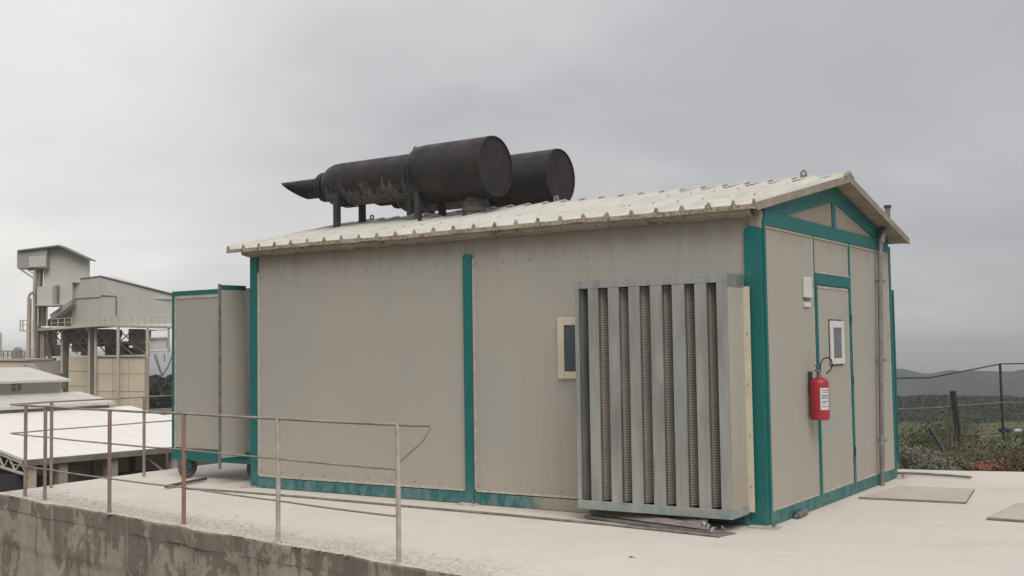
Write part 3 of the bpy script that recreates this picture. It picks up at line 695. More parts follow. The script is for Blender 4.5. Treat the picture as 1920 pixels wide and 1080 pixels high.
# ------------------------------------------------------------------ exhaust silencers
def silencer(y, dz, label):
    z0 = 3.765+dz; t = thing('exhaust_silencer', (-5.0, y, rz_(0, y)), label, 'silencer', 'exhaust silencers on the roof')
    Rb, Rs = .366, .285
    def lt(prof, seg=56): return MB().lathe(prof, (0, y, z0), 'x', seg)
    # drum (wide) and recessed end disc
    drum = lt([(-4.97, Rs), (-4.985, .33), (-4.95, .352), (-4.89, Rb-.003), (-4.80, Rb), (-3.85, Rb), (-3.846, Rb-.004), (-3.846, Rb-.009), (-3.862, Rb-.012)]).build('drum', 'silencer', t, fixn=True)
    lt([(-3.862, Rb-.012), (-3.864, .20), (-3.866, .001)]).build('end_disc', 'silencer', drum, fixn=True)
    lt([(-3.90, Rb+.0005), (-3.90, Rb+.004), (-3.875, Rb+.004), (-3.875, Rb+.0005)]).build('weld_seam', 'silencer', drum, fixn=True)
    lt([(-6.52, .13), (-6.50, .17), (-6.46, .225), (-6.40, .26), (-6.33, .28), (-6.24, Rs), (-5.02, Rs)]).build('barrel', 'silencer', t, fixn=True)
    fl = lt([(-6.53, .135), (-6.53, .195), (-6.555, .195), (-6.555, .17), (-6.575, .17), (-6.575, .195), (-6.60, .195), (-6.60, .12)]).build('flange', 'steel', t, fixn=True)
    bb = MB()
    for k in range(10):
        a = 2*math.pi*k/10; c, s_ = .183*math.cos(a), .183*math.sin(a)
        bb.tube([(-6.515, y+c, z0+s_), (-6.615, y+c, z0+s_)], .011, 6)
    bb.build('flange_bolts', 'steel', fl)
    # tail pipe cut obliquely, open end
    mb = MB(); seg = 28
    for rr_, inv in ((.132, 0), (.122, 1)):
        vs = []
        for k in range(seg):
            a = 2*math.pi*k/seg; vs.append((-6.58, y+rr_*math.cos(a), z0+rr_*math.sin(a)))
        for k in range(seg):
            a = 2*math.pi*k/seg; zz = rr_*math.sin(a); vs.append((-7.13-(zz)*1.75, y+rr_*math.cos(a), z0+zz))
        fs = [(k, (k+1) % seg, seg+(k+1) % seg, seg+k) for k in range(seg)]
        mb.add(vs, fs if not inv else [tuple(reversed(f)) for f in fs], 0, True)
    b0 = seg; b1 = 3*seg
    mb.add([], [], 0); 
    for k in range(seg): mb.f.append((b0+k, b0+(k+1) % seg, b1+(k+1) % seg, b1+k)); mb.mi.append(0); mb.sm.append(False)
    mb.build('tail_pipe', 'silencer', t)
    # vertical inlet with clamp rings
    ix = -4.17; zr = rz_(0, y)
    inl = MB().lathe([(zr-.02-z0, .135), (zr+.05-z0, .135), (zr+.05-z0, .15), (zr+.11-z0, .15), (zr+.11-z0, .13), (zr+.16-z0, .13), (zr+.16-z0, .115), (-.30, .10), (-.28, .14), (-.2, .15)], (ix, y, z0), 'z', 36).build('inlet_pipe', 'inlet', t, fixn=True)
    # saddles: bracket legs either side with strap round the belly
    for xc, rad in ((-6.16, Rs), (-4.84, Rb-.02)):
        sb = MB(); n = 26
        for dx in (-.045, .045):
            pts = [(xc+dx, y+math.cos(a)*(rad+.012), z0+math.sin(a)*(rad+.012)) for a in [math.pi+.12+(math.pi-.24)*k/n for k in range(n+1)]]
            for p, q in zip(pts[:-1], pts[1:]): sb.bar(p, q, .012, .03, upv=(1, 0, 0))
        sb.build('saddle', 'steel', t)
        for s_ in (-1, 1):
            yy = y+s_*.245; zr2 = rz_(0, yy)
            top = z0-math.sqrt(max(.0, (rad+.02)**2-.245**2))+.04
            mb = MB(); mb.box(xc-.036, xc+.036, yy-.036, yy+.036, zr2-.01, top)
            # upstanding cheek plate
            mb.box(xc-.05, xc+.05, yy+s_*.034, yy+s_*.042, top-.06, z0+.02) if False else None
            lg = mb.build('leg', 'steel', t, bevel=.004)
            MB().box(xc-.055, xc+.055, yy-.055, yy+.055, zr2+.02, zr2+.032).build('foot_plate', 'steel', lg)
    # brace plates on drum side and lugs
    for xl in (-4.91,):
        MB().box(xl-.03, xl-.018, y-.40, y-.362, z0-.16, z0+.09).box(xl+.018, xl+.03, y-.40, y-.362, z0-.16, z0+.09).build('side_lug', 'steel', t)
    rg = MB(); pts = [(-5.06+math.cos(a)*.03, y, z0+Rs+.075+math.sin(a)*.03-.02) for a in [2*math.pi*k/14 for k in range(15)]]
    rg.tube(pts, .008, 8); rg.build('lifting_ring', 'steel', t)
    return t
silencer(1.50, 0, 'front black rusty silencer with oblique open tail pipe, nearest the eaves')
silencer(3.0, .055, 'rear black silencer drum standing behind the other beyond the ridge')

# ------------------------------------------------------------------ vent pipe beside the gable
vp = thing('vent_pipe', (.075, 3.52, 0), 'grey vertical vent pipe running up the gable wall and out above the roof', 'pipe')
MB().tube([(.058, 3.36, .0), (.058, 3.46, 1.3), (.058, 3.57, 2.62), (.062, 3.60, 2.76)], .028, 16).build('lower_pipe', 'grey', vp)
MB().tube([(.062, 3.60, 2.74), (.07, 3.66, 2.86), (.08, 3.76, 2.93), (.09, 3.84, 2.96)], .040, 16).build('elbow', 'grey', vp)
MB().tube([(.09, 3.83, 2.93), (.09, 3.83, 3.17)], .030, 14).build('upper_pipe', 'grey', vp)
MB().tube([(.09, 3.83, 3.165), (.09, 3.83, 3.20)], .042, 14).build('cap', 'steel', vp)
for z in (.5, 1.4, 2.3): MB().box(.015, .1, 3.35+.085*z, 3.42+.085*z, z-.012, z+.012).build('clip', 'grey', vp)

# ------------------------------------------------------------------ fire extinguisher
fe = thing('fire_extinguisher', (.10, 1.18, .86), 'red fire extinguisher hanging on the gable wall beside the door', 'fire extinguisher')
ex, ey = .100, 1.18
MB().lathe([(0, .02), (.0, .075), (.008, .086), (.03, .090), (.35, .090), (.378, .084), (.398, .06), (.41, .028), (.425, .022), (.425, .001)], (ex, ey, .865), 'z', 36).build('cylinder', 'red', fe, fixn=True)
lab = MB(); n = 12
for dz0, dz1, a0, a1, rr_, mi in ((.10, .31, -103, -40, .0915, 0),):
    vs = []
    for k in range(n+1):
        a = R(a0+(a1-a0)*k/n); 
        for z in (.865+dz0, .865+dz1): vs.append((ex+math.cos(a+R(35))*rr_, ey+math.sin(a+R(35))*rr_, z))
    lab.add(vs, [(2*k, 2*k+2, 2*k+3, 2*k+1) for k in range(n)], 0, True)
# keep the label off the left half: it wraps toward the door side
lo_ = lab.build('paper_label', 'label', fe)
tx = MB()
for zz, a0, a1 in ((.285, -20, 30), (.265, -15, 25), (.235, -22, 32), (.222, -22, 20), (.209, -22, 28), (.18, -20, 30), (.165, -20, 10), (.13, -22, 30)):
    vs = []
    for k in range(7):
        a = R(a0+(a1-a0)*k/6-38); 
        for z in (.865+zz, .865+zz+.006): vs.append((ex+math.cos(a)*.0925, ey+math.sin(a)*.0925, z))
    tx.add(vs, [(2*k, 2*k+2, 2*k+3, 2*k+1) for k in range(6)], 0)
tx.build('printed_lines', 'ink', lo_)
MB().tube([(ex, ey, 1.27), (ex, ey, 1.335)], .02, 12).box(ex-.018, ex+.018, ey-.07, ey+.03, 1.33, 1.352).build('valve', 'grey', fe)
MB().bar((ex, ey+.01, 1.36), (ex, ey-.10, 1.395), .02, .008).bar((ex, ey, 1.345), (ex, ey-.10, 1.335), .02, .008).build('lever', 'grey', fe)
MB().tube([(ex+.01, ey+.02, 1.335), (ex+.01, ey+.02, 1.40), (ex+.03, ey+.05, 1.45), (ex+.055, ey+.10, 1.465), (ex+.075, ey+.15, 1.44), (ex+.08, ey+.17, 1.39), (ex+.065, ey+.15, 1.34), (ex+.04, ey+.10, 1.31)], .0065, 8).build('hose', 'black', fe)
MB().box(.0, .03, 1.16, 1.20, 1.12, 1.33).build('bracket', 'steel', fe)
# notices on the wall
nb = thing('notice_box', (.0, 1.17, 2.04), 'tall blank white box on the gable wall left of the door header', 'box')
MB().box(.0, .03, 1.075, 1.265, 2.045, 2.245).build('cover', 'white', nb, bevel=.004); MB().box(.0, .026, 1.09, 1.25, 2.030, 2.044).build('lower_lip', 'grey', nb)
nl = thing('small_notice', (.0, 1.17, 1.95), 'small white plate just below the tall white box', 'plate')
MB().box(.0, .015, 1.08, 1.265, 1.955, 2.005).build('plate', 'white', nl, bevel=.003)

# ------------------------------------------------------------------ rear box (edge shows beyond the far corner)
rb = thing('rear_duct_box', (-.9, 4.5, .1), 'teal framed duct box on the back wall, only its edge showing past the corner', 'duct box')
MB().box(-1.7, -.10, 4.19, 4.60, .12, 2.20).build('casing', 'wall', rb)
MB().box(-.12, -.075, 4.188, 4.232, .08, 2.24).box(-.12, -.075, 4.575, 4.61, .08, 2.24).box(-.119, -.076, 4.233, 4.574, 2.18, 2.24).box(-.119, -.076, 4.233, 4.574, .08, .14).build('frame', 'teal', rb)

# ------------------------------------------------------------------ duct housing on wheels at the far end
dh = thing('wheeled_duct_housing', (-7.4, 1.1, 0), 'beige panel housing with teal edges standing on wheels past the left end', 'housing')
hx0, hx1, hy, hz0, hz1 = -8.185, -6.44, .30, .225, 2.405
MB().box(hx0+.05, -7.31, hy+.012, hy+.06, hz0+.16, hz1-.10).build('side_panel', 'wall', dh)
MB().box(hx0+.0, hx0+.045, hy, hy+.05, hz0+.14, hz1-.06).build('frame_post', 'teal', dh)
MB().box(hx0, -7.27, hy, hy+.05, hz1-.058, hz1).build('top_rail', 'teal', dh)
MB().box(hx0+.05, -7.31, hy+.004, hy+.012, hz1-.10, hz1-.06).box(hx0+.046, hx0+.066, hy+.004, hy+.012, hz0+.14, hz1-.10).build('trim', 'trim', dh)
MB().box(hx0, -6.45, hy-.01, hy+.06, hz0, hz0+.138).build('bottom_rail', 'tealfade', dh)
MB().box(-7.30, -6.46, hy+.02, hy+.06, hz0+.14, hz1-.02).build('inner_panel', 'galvdark', dh)
MB().box(hx0+.003, hx0+.05, hy+.05, 2.4, hz0+.14, hz1-.06).box(hx0, -6.45, hy+.05, 2.4, hz1-.05, hz1-.01).build('casing', 'wall', dh)
MB().box(hx0, hx0+.05, 2.4, 2.45, hz0, hz1).box(hx0, -6.45, 2.36, 2.4, hz0, hz0+.1).build('rear_frame', 'teal', dh)
# open leaf: free edge toward the viewer
def leafq(t, z, o=0): return Vector((-6.785-.045*t+o, .28-.38*t, z))
lf = MB(); a0, a1 = leafq(0, 0), leafq(1, 0)
lf.prism([leafq(.05, .33, 0), leafq(1, .33, 0), leafq(1, 2.36, 0), leafq(.05, 2.36, 0)], (-.03, 0, 0)).build('open_leaf', 'wall', dh)
MB().prism([leafq(0, 2.362), leafq(1, 2.362), leafq(1, 2.42), leafq(0, 2.42)], (-.035, 0, 0)).build('leaf_top_rail', 'tealfade', dh)
MB().prism([leafq(0, .29), leafq(1, .29), leafq(1, .328), leafq(0, .328)], (-.035, 0, 0)).build('leaf_bottom_rail', 'tealfade', dh)
MB().box(-6.848, -6.822, -.112, -.088, .20, 2.43).build('leaf_edge_bar', 'grey', dh)
for x, y in ((-7.88, .30), (-6.98, .62)):
    r = .14; wl = MB().lathe([(-.03, .05), (-.03, r-.03), (-.028, r-.008), (-.015, r), (.015, r), (.028, r-.008), (.03, r-.03), (.03, .05)], (x, y, r), 'x' if x > -7 else 'x', 28).build('wheel', 'tyre', dh, fixn=True)
    MB().lathe([(-.022, .001), (-.022, .08), (.022, .08), (.022, .001)], (x, y, r), 'x', 20).build('rim', 'grey', wl, fixn=True)
    MB().box(x-.05, x-.042, y-.03, y+.03, r-.02, .235).box(x+.042, x+.05, y-.03, y+.03, r-.02, .235).box(x-.05, x+.05, y-.03, y+.03, .215, .224).build('castor_fork', 'teal', wl)

# ------------------------------------------------------------------ guard rail
gr = thing('guard_railing', (-5.2, -2.3, 0), 'rusty tubular guard railing along the slab edge above the stained wall', 'railing')
PA = [(-1.785, -2.894), (-3.27, -2.67), (-4.757, -2.405), (-6.05, -2.25), (-7.54, -1.97), (-8.04, -1.88)]
CN = (-8.47, -1.79); EB = (-8.60, 1.0)
pm = ['palepaint', 'palepaint', 'redrust', 'rust', 'rust', 'rust']
def rpost(x, y, m, z0=0., lean=0., r=.0195): 
    return MB().tube([(x, y, z0), (x+lean, y, .5), (x+lean*.6, y, 1.035)], r, 12).build('post', m, gr)
for (x, y), m, ln in zip(PA, pm, (.0, .004, 0, -.002, .003, 0)):
    p = rpost(x, y, m, -.02, ln)
    MB().tube([(x, y, -.004), (x, y, .012)], .04, 10).build('footing', 'rubble', p)
rpost(-8.57, -1.19, 'rust', -.02); rpost(-8.56, .16, 'rust', -.1)
ends = [Vector(CN)]+[Vector(p) for p in reversed(PA)]
def railrun(z, pts, r, m, sag=.0, name='rail'):
    P = []
    for a, b in zip(pts[:-1], pts[1:]):
        for k in range(6): 
            t = k/6; q = a.lerp(b, t); P.append((q.x, q.y, z-sag*math.sin(math.pi*t)))
    P.append((pts[-1].x, pts[-1].y, z)); return MB().tube(P, r, 8).build(name, m, gr)
railrun(1.035, ends+[Vector((-1.50, -2.86))], .0115, 'rail', .003, 'top_rail')
railrun(.70, ends, .008, 'rail', .004, 'middle_rail'); railrun(.35, ends, .008, 'rail', .005, 'bottom_rail')
eb = [Vector(CN), Vector((-8.57, -1.19)), Vector((-8.56, .16)), Vector(EB)]
railrun(1.035, eb, .0105, 'rail', .002, 'top_rail'); railrun(.70, eb, .008, 'rail', .003, 'middle_rail')
MB().tube([(-1.50, -2.86, 1.035), (-1.49, -2.865, 1.02), (-1.56, -2.875, .92), (-1.765, -2.888, .76)], .007, 8).build('end_brace', 'rail', gr)

# ------------------------------------------------------------------ loose pieces on the slab
def one(name, mb, m, label, cat, loc, parts=None, group=None):
    t = thing(name, loc, label, cat, group); return t
def single(name, mb, m, label, cat, group=None, bevel=0):
    return tag(mb.build(name, m, bevel=bevel), label, cat, group)
single('steel_angle', MB().bar((-7.18, -.62, .03), (-7.37, .15, .035), .045, .03), 'dark', 'short dark steel bar lying across the slab behind the railing', 'bar')
rod = []
for (x, y, z) in ((-6.92, -.53, .012), (-6.2, -.47, .012), (-5.0, -.46, .012), (-3.64, -.50, .012), (-2.4, -.52, .012), (-1.3, -.58, .012), (-.15, -.70, .014)): rod.append((x, y, z))
single('long_conduit', MB().tube(rod, .013, 8), 'debris', 'long thin steel rod lying along the foot of the long wall', 'rod')
# folded gutter lying under the filter box
gt_ = thing('fallen_gutter', (-.9, -.35, 0), 'long folded grey sheet metal gutter lying under the filter box', 'gutter')
a, b = Vector((-1.66, -.30, .0)), Vector((-.16, -.66, .0)); d = (b-a).normalized(); nn = Vector((-d.y, d.x, 0))
def g_(p, o, z): q = p+nn*o; return (q.x, q.y, z)
mb = MB(); mb.add([g_(a, 0, .004), g_(b, 0, .004), g_(b, .22, .004), g_(a, .22, .004), g_(a, 0, .008), g_(b, 0, .008), g_(b, .22, .008), g_(a, .22, .008)], [(0, 3, 2, 1), (4, 5, 6, 7), (0, 1, 5, 4), (1, 2, 6, 5), (2, 3, 7, 6), (3, 0, 4, 7)])
mb.build('flange', 'debris', gt_)
mb = MB().prism([g_(a, .04, .009), g_(a, .20, .009), g_(a, .20, .10), g_(a, .19, .10), g_(a, .10, .055), g_(a, .04, .02)], b-a-d*.28); mb.build('trough', 'debris', gt_)
mb = MB().add([g_(a, .01, .045), g_(b-d*.10, .01, .045), g_(b-d*.28, .07, .075), g_(a, .12, .10), g_(a, .014, .04), g_(b-d*.10, .014, .04), g_(b-d*.28, .074, .07), g_(a, .124, .095)], [(0, 1, 2, 3), (7, 6, 5, 4), (0, 4, 5, 1), (2, 6, 7, 3), (1, 5, 6, 2), (3, 7, 4, 0)]); mb.build('tilted_sheet', 'debris', gt_)
MB().bar(Vector(g_(a, -.012, .022)), Vector(g_(b, -.012, .022)), .022, .026).build('lip', 'grey', gt_)
mb = MB()
for i in range(14):
    p = b-d*random.uniform(.02, .30)+nn*random.uniform(.0, .12); q = p+Vector((jit(.05), jit(.03), jit(.02)+.01)); mb.bar((p.x, p.y, .03+random.random()*.03), (q.x, q.y, .04+random.random()*.05), .022, .004)
mb.build('crumpled_foil', 'galv', gt_)
single('pipe_stub', MB().tube([(.06, .56, .03), (.05, .84, .03)], .028, 14, cap=False).tube([(.05, .84, .03), (.06, .56, .03)], .022, 14), 'grey', 'short grey pipe piece lying at the foot of the gable wall', 'pipe', None)
p1 = thing('cover_plate', (.65, 2.75, 0), 'flat dusty metal plate lying on the slab beside the gable wall', 'plate', None)
MB().prism([(.15, 2.16, .004), (1.17, 2.27, .004), (1.03, 3.36, .004), (.28, 3.25, .004)], (0, 0, .018)).build('plate', 'plate', p1)
MB().bar((.15, 2.155, .011), (1.17, 2.265, .011), .006, .014).bar((1.174, 2.27, .011), (1.034, 3.36, .011), .004, .014).build('edge_angle', 'debris', p1)
p2 = thing('cover_plate', (2.2, 1.8, 0), 'flat dusty plate at the right border of the photo, nearest the viewer', 'plate', None)
MB().prism([(1.55, 1.30, .004), (2.6, 1.27, .004), (2.6, 2.4, .004), (1.62, 2.38, .004)], (0, 0, .022)).build('plate', 'plate', p2)
MB().bar((1.55, 1.292, .013), (2.6, 1.262, .013), .006, .014).build('edge_angle', 'debris', p2)
single('bent_pipe', MB().tube([(-.06, 4.42, .03), (.2, 4.47, .03), (.55, 4.42, .03), (.80, 4.34, .03)], .016, 10), 'debris', 'thin bent pipe lying beyond the far corner of the gable', 'pipe')
mb = MB(); crumb(mb, -.394, -1.832, .02); crumb(mb, -.36, -1.84, .012); mb.v = mb.v
single('dark_pebble', mb, 'dark', 'tiny dark stone alone on the pale slab in the foreground', 'stone')

# ------------------------------------------------------------------ fence and scrub, right
FN = [(-1.9, 3.6+5.0), (-.33, 8.3)]
fpost = [(-1.35, 7.6), (.188, 9.82), (1.62, 10.6), (3.2, 11.4)]
fn = thing('wire_fence', (.188, 9.82, -.9), 'dark post and wire fence at the edge of the scrub', 'fence')
for x, y in fpost[1:]: MB().bar((x, y, -1.0), (x-.02, y, 1.24), .034, .034).build('post', 'steel', fn)
def wire(z1, z2, m, r):
    P = [(-.9, 6.2, z1+.02), (-.30, 7.2, z1), (.188, 9.80, z2), (1.62, 10.58, z2), (3.2, 11.38, z2)]
    MB().tube(P, r, 6).build('wire', m, fn)
wire(1.09, 1.235, 'steel', .010); wire(.66, .62, 'grey', .009); wire(.2, .15, 'steel', .006)
lp = single('leaning_post', MB().bar((-.04, 7.92, -.3), (-.13, 7.83, .88), .075, .075), 'steel', 'thick dark post leaning to the left among the weeds', 'post')
l2 = single('leaning_stake', MB().bar((.06, 6.8, -.1), (-.30, 7.12, .38), .05, .05), 'steel', 'low dark stake tilted over the grey weeds near the slab', 'stake')
def tuft(mb, x, y, z, h, n, spread, mi=0, w=.012):
    for i in range(n):
        a = random.random()*6.28; l = h*random.uniform(.6, 1.1); dx, dy = math.cos(a)*spread*random.random(), math.sin(a)*spread*random.random()
        bx, by = x+jit(spread*.3), y+jit(spread*.3); p = Vector((-math.sin(a), math.cos(a), 0))*w*.5
        b0 = Vector((bx, by, z)); t = Vector((bx+dx, by+dy, z+l)); mm = b0.lerp(t, .55)+Vector((0, 0, l*.1))
        mb.add([b0-p, b0+p, mm+p*.7, mm-p*.7, t], [(0, 1, 2, 3), (3, 2, 4)], mi)
def shrub(x, y, w_, h_, m, label, nleaf=900, group='shrubs beyond the slab edge', ls=.035, name='shrub', cat='shrub', stems=True):
    z = terrain_z(x, y)-.03; t = thing(name, (x, y, z), label, cat, group)
    mb = MB(); cl = [(jit(w_*.32), jit(w_*.32), h_*random.uniform(.25, .8), random.uniform(.18, .34)*w_) for _ in range(9)]
    for i in range(nleaf):
        c = random.choice(cl); v = Vector((random.gauss(0, 1), random.gauss(0, 1), random.gauss(0, 1))).normalized()*c[3]*random.uniform(.5, 1.15)
        p = Vector((x+c[0]+v.x, y+c[1]+v.y, z+max(.02, c[2]+v.z*h_/w_*1.2)))
        a = Vector((jit(1), jit(1), jit(1))).normalized()*ls*random.uniform(.5, 1.3); b = a.orthogonal().normalized()*ls*.45
        mb.add([p-a, p+b, p+a, p-b], [(0, 1, 2, 3)])
    mb.build('foliage', LM[m], t)
    if stems:
        sb = MB()
        for c in cl[:6]: sb.tube([(x, y, z), (x+c[0]*.5, y+c[1]*.5, z+c[2]*.5), (x+c[0], y+c[1], z+c[2])], [.014, .01, .005], 5)
        sb.build('stem', 'bark', t)
    return t
def place(azd, r): return CP.x-math.sin(R(azd))*r, CP.y+math.cos(R(azd))*r
# bearing in degrees left of north: the visible window right of the building runs from about 13.6 to 9.1
SH = [ (13.9, 16.2, 1.0, .55, 'greyg', 'low pale grey weedy shrub against the building corner'), (13.2, 15.6, .9, .35, 'greyg', 'pale dusty weed clump at the slab edge, second from the building'),
 (13.3, 19.5, 1.6, .85, 'green', 'dark green shrub just past the building, behind the grey weeds'), (12.6, 17.5, 1.0, .6, 'olive', 'olive shrub left of the leaning stake'),
 (12.7, 19.0, 1.3, 1.35, 'olive', 'tall sparse olive bush left of the leaning post'), (12.0, 16.2, 1.0, .5, 'olive', 'olive weed bush in front of the leaning post'),
 (11.5, 15.9, .8, .40, 'greyg', 'dusty grey low bush right of the leaning stake'), (11.4, 19.5, 1.3, .55, 'straw', 'yellowish dry bush behind the leaning post'),
 (10.6, 18.4, 1.3, .6, 'straw', 'wide straw coloured bush in the middle of the scrub'), (10.55, 16.4, .9, .4, 'olive', 'small olive bush behind the red plant'),
 (9.5, 18.8, 1.3, .75, 'green', 'green bush at the foot of the fence post'), (8.9, 17.5, 1.2, .7, 'green', 'green bush at the right border of the photo'), (9.3, 15.8, .8, .42, 'brown', 'brown withered plant right of the red one'),
 (12.9, 24, 2.0, .9, 'green', 'far green shrub on the crest left of the leaning post'), (9.9, 23, 1.6, .8, 'green', 'far green shrub on the crest behind the fence post'), (8.5, 22, 2.0, 1.0, 'olive', 'far olive shrub past the right border') ]
for a, r, w_, h_, m, lb in SH:
    x, y = place(a, r); shrub(x, y, w_, h_*.72, m, lb, 1500, ls=.027)
x, y = place(10.85, 15.6); shrub(x, y, .46, .24, 'redp', 'low rusty red plant at the slab edge', 1100, group=None, ls=.022, name='red_plant', cat='plant')
mb = MB()
for i in range(1700):
    a = random.uniform(7.5, 15.5); r = random.uniform(15.1, 30) ; x, y = place(a, r)
    if y < 5.6+.08*x: continue
    z = terrain_z(x, y)
    tuft(mb, x, y, z-.02, random.uniform(.12, .42), 9, .16, random.choice((0, 0, 1, 2)), .014)
for i in range(26):
    x, y = place(random.uniform(11.6, 13.2), random.uniform(16, 21)); tuft(mb, x, y, terrain_z(x, y), random.uniform(.45, .95), 4, .22, random.choice((0, 1, 2)), .012)
mb.build('weeds_and_grass', [LM['straw'], LM['olive'], LM['greyg']], kind='stuff')
mb = MB()
for i in range(500):
    x, y = place(random.uniform(8, 15), random.uniform(15, 19)); s_ = random.uniform(.01, .05); crumb(mb, x, y, s_, terrain_z(x, y)-.01)
mb.build('stony_soil', 'rubble', kind='stuff')
x, y = place(10.15, 20.5); z = terrain_z(x, y)
jb = thing('blue_bundle', (x, y, z), 'small dark blue bundle in the grass beside the fence post', 'bundle')
mb = MB().lathe([(-.10, .02), (-.08, .035), (0, .05), (.07, .04), (.10, .02)], (x, y, z+.55), 'x', 14).build('sack', simple('blue_cloth', (.07, .07, .11), .8), jb, fixn=True)
MB().box(x+.15, x+.27, y-.04, y+.03, z+.50, z+.57).build('white_pad', 'white', jb, bevel=.02)

# ------------------------------------------------------------------ warehouse below on the left
WA = Vector((-33.007, 14.455, 0)); E_ = Vector((.103, .995, 0)); P_ = Vector((-.995, .103, 0))
def wp(s_, t_, z_): q = WA+E_*s_+P_*t_; return (q.x, q.y, z_)
wh = thing('roofed_warehouse', wp(2, 7, -5.2), 'low warehouse with stepped white metal roofs behind the railing', 'building')
def sroof(name, s0, s1, t0, t1, z0, z1, mat, th=.10):
    MB().prism([wp(s0, t0, z0), wp(s1, t0, z0), wp(s1, t1, z1), wp(s0, t1, z1)], (0, 0, -th)).build(name, mat, wh)
n = 10
for i in range(n): 
    s0 = 9.62*i/n; s1 = 9.62*(i+1)/n-.015
    sroof('roof_sheet', s0, s1, 0, 8.75, -2.08, -2.08+.144*8.75, 'wroof')
for i in range(14):
    s0 = -5+13.6*i/14; s1 = -5+13.6*(i+1)/14-.015
    sroof('upper_roof_sheet', s0, s1, 8.45, 11.45, -.56, -.14, 'wroof2', .14)
MB().prism([wp(-5, 8.60, -.72), wp(8.4, 8.60, -.72), wp(8.4, 8.60, -.92), wp(-5, 8.60, -.92)], tuple(P_*.1)).build('fascia', 'ptrim', wh)
MB().prism([wp(-5, 11.47, -1), wp(7.56, 11.47, -1), wp(7.56, 11.47, .46), wp(-5, 11.47, .46)], tuple(P_*5)).build('clerestory_wall', 'wwall', wh)
wq = MB().prism([wp(5.22, 11.44, .0), wp(5.66, 11.44, .0), wp(5.66, 11.44, .40), wp(5.22, 11.44, .40)], tuple(P_*.025)).build('window', 'ptrim', wh)
MB().prism([wp(5.42, 11.42, .0), wp(5.45, 11.42, .0), wp(5.45, 11.42, .40), wp(5.42, 11.42, .40)], tuple(P_*.015)).prism([wp(5.22, 11.42, .19), wp(5.415, 11.42, .19), wp(5.415, 11.42, .22), wp(5.22, 11.42, .22)], tuple(P_*.015)).build('glazing_bar', 'wwall', wq)
for i in range(12):
    s0 = -5+12.85*i/12; s1 = -5+12.85*(i+1)/12-.015
    sroof('top_roof_sheet', s0, s1, 10.95, 15.0, .46, 1.04, 'wroof2'); sroof('top_roof_sheet', s0, s1, 19.0, 15.02, .46, 1.04, 'wroof2')
MB().prism([wp(-.1, -.12, -2.30), wp(16, -.12, -2.30), wp(16, -.12, -2.09), wp(-.1, -.12, -2.09)], tuple(P_*.16)).build('eaves_gutter', 'gutter', wh)
for i in range(7):
    s0 = 9.65+i*.95; sroof('roof_sheet', s0, s0+.935, 0, 6.2-(i*.0), -2.08, -2.08+.144*6.2, 'wroof')
# gable truss at the near end
tr = MB(); 
for k in range(10):
    t0, t1 = k*.85, (k+1)*.85; zt = lambda t: -2.20+.144*t; zb = lambda t: -2.62+.144*t-.25*math.sin(min(1, t/6)*1.2)
    tr.bar(wp(.05, t0, zt(t0)-.06), wp(.05, t1, zt(t1)-.06), .07, .07); tr.bar(wp(.05, t0, zb(t0)), wp(.05, t1, zb(t1)), .08, .08)
    tr.bar(wp(.05, t0, zb(t0)), wp(.05, (t0+t1)/2, zt((t0+t1)/2)-.06), .05, .05); tr.bar(wp(.05, (t0+t1)/2, zt((t0+t1)/2)-.06), wp(.05, t1, zb(t1)), .05, .05)
tr.build('roof_truss', 'truss', wh)
for s_, wd, m in ((.28, .30, 'post'), (1.45, .34, 'brownpost'), (3.45, .40, 'brownpost'), (6.15, .26, 'brownpost'), (9.4, .30, 'brownpost')):
    MB().prism([wp(s_-wd/2, .05, -5.2), wp(s_+wd/2, .05, -5.2), wp(s_+wd/2, .05, -2.32), wp(s_-wd/2, .05, -2.32)], tuple(P_*wd)).build('column', m, wh)
MB().bar(wp(4.9, .3, -2.35), wp(6.1, .3, -3.3), .09, .09).bar(wp(6.2, .3, -3.3), wp(7.4, .3, -2.35), .09, .09).build('knee_brace', 'brownpost', wh)
MB().prism([wp(-6, .6, -5.2), wp(1.35, .6, -5.2), wp(1.35, .6, -2.82), wp(-.1, .6, -2.62), wp(-6, .6, -2.0)], tuple(P_*.1)).build('low_cladding', 'tarp', wh)
MB().prism([wp(3.6, .9, -5.2), wp(8.2, .9, -5.2), wp(8.2, .9, -3.13), wp(3.6, .9, -2.92)], tuple(P_*.1)).build('low_cladding', 'tarp', wh)
MB().prism([wp(-6, 8.2, -5.2), wp(16, 8.2, -5.2), wp(16, 8.2, -1.0), wp(-6, 8.2, -1.0)], tuple(P_*.1)).build('inner_wall', 'silodk', wh)
mb = MB()
for (s0, s1, t, z0, z1) in ((1.6, 3.1, 1.5, -5, -2.6), (2.0, 2.6, 1.2, -5, -2.9)): mb.prism([wp(s0, t, z0), wp(s1, t, z0), wp(s1, t, z1), wp(s0, t, z1)], tuple(P_*1.0))
mb.build('machinery', 'brownpost', wh)
mb = MB()
for (s0, s1, t, z0, z1) in ((4.0, 5.4, 5, -5, -2.3), (5.5, 7.2, 5, -5, -2.45), (7.5, 9.0, 5, -5, -2.4)): mb.prism([wp(s0, t, z0), wp(s1, t, z0), wp(s1, t, z1), wp(s0, t, z1)], tuple(P_*1.5))
mb.build('storage_bin', 'silo', wh)

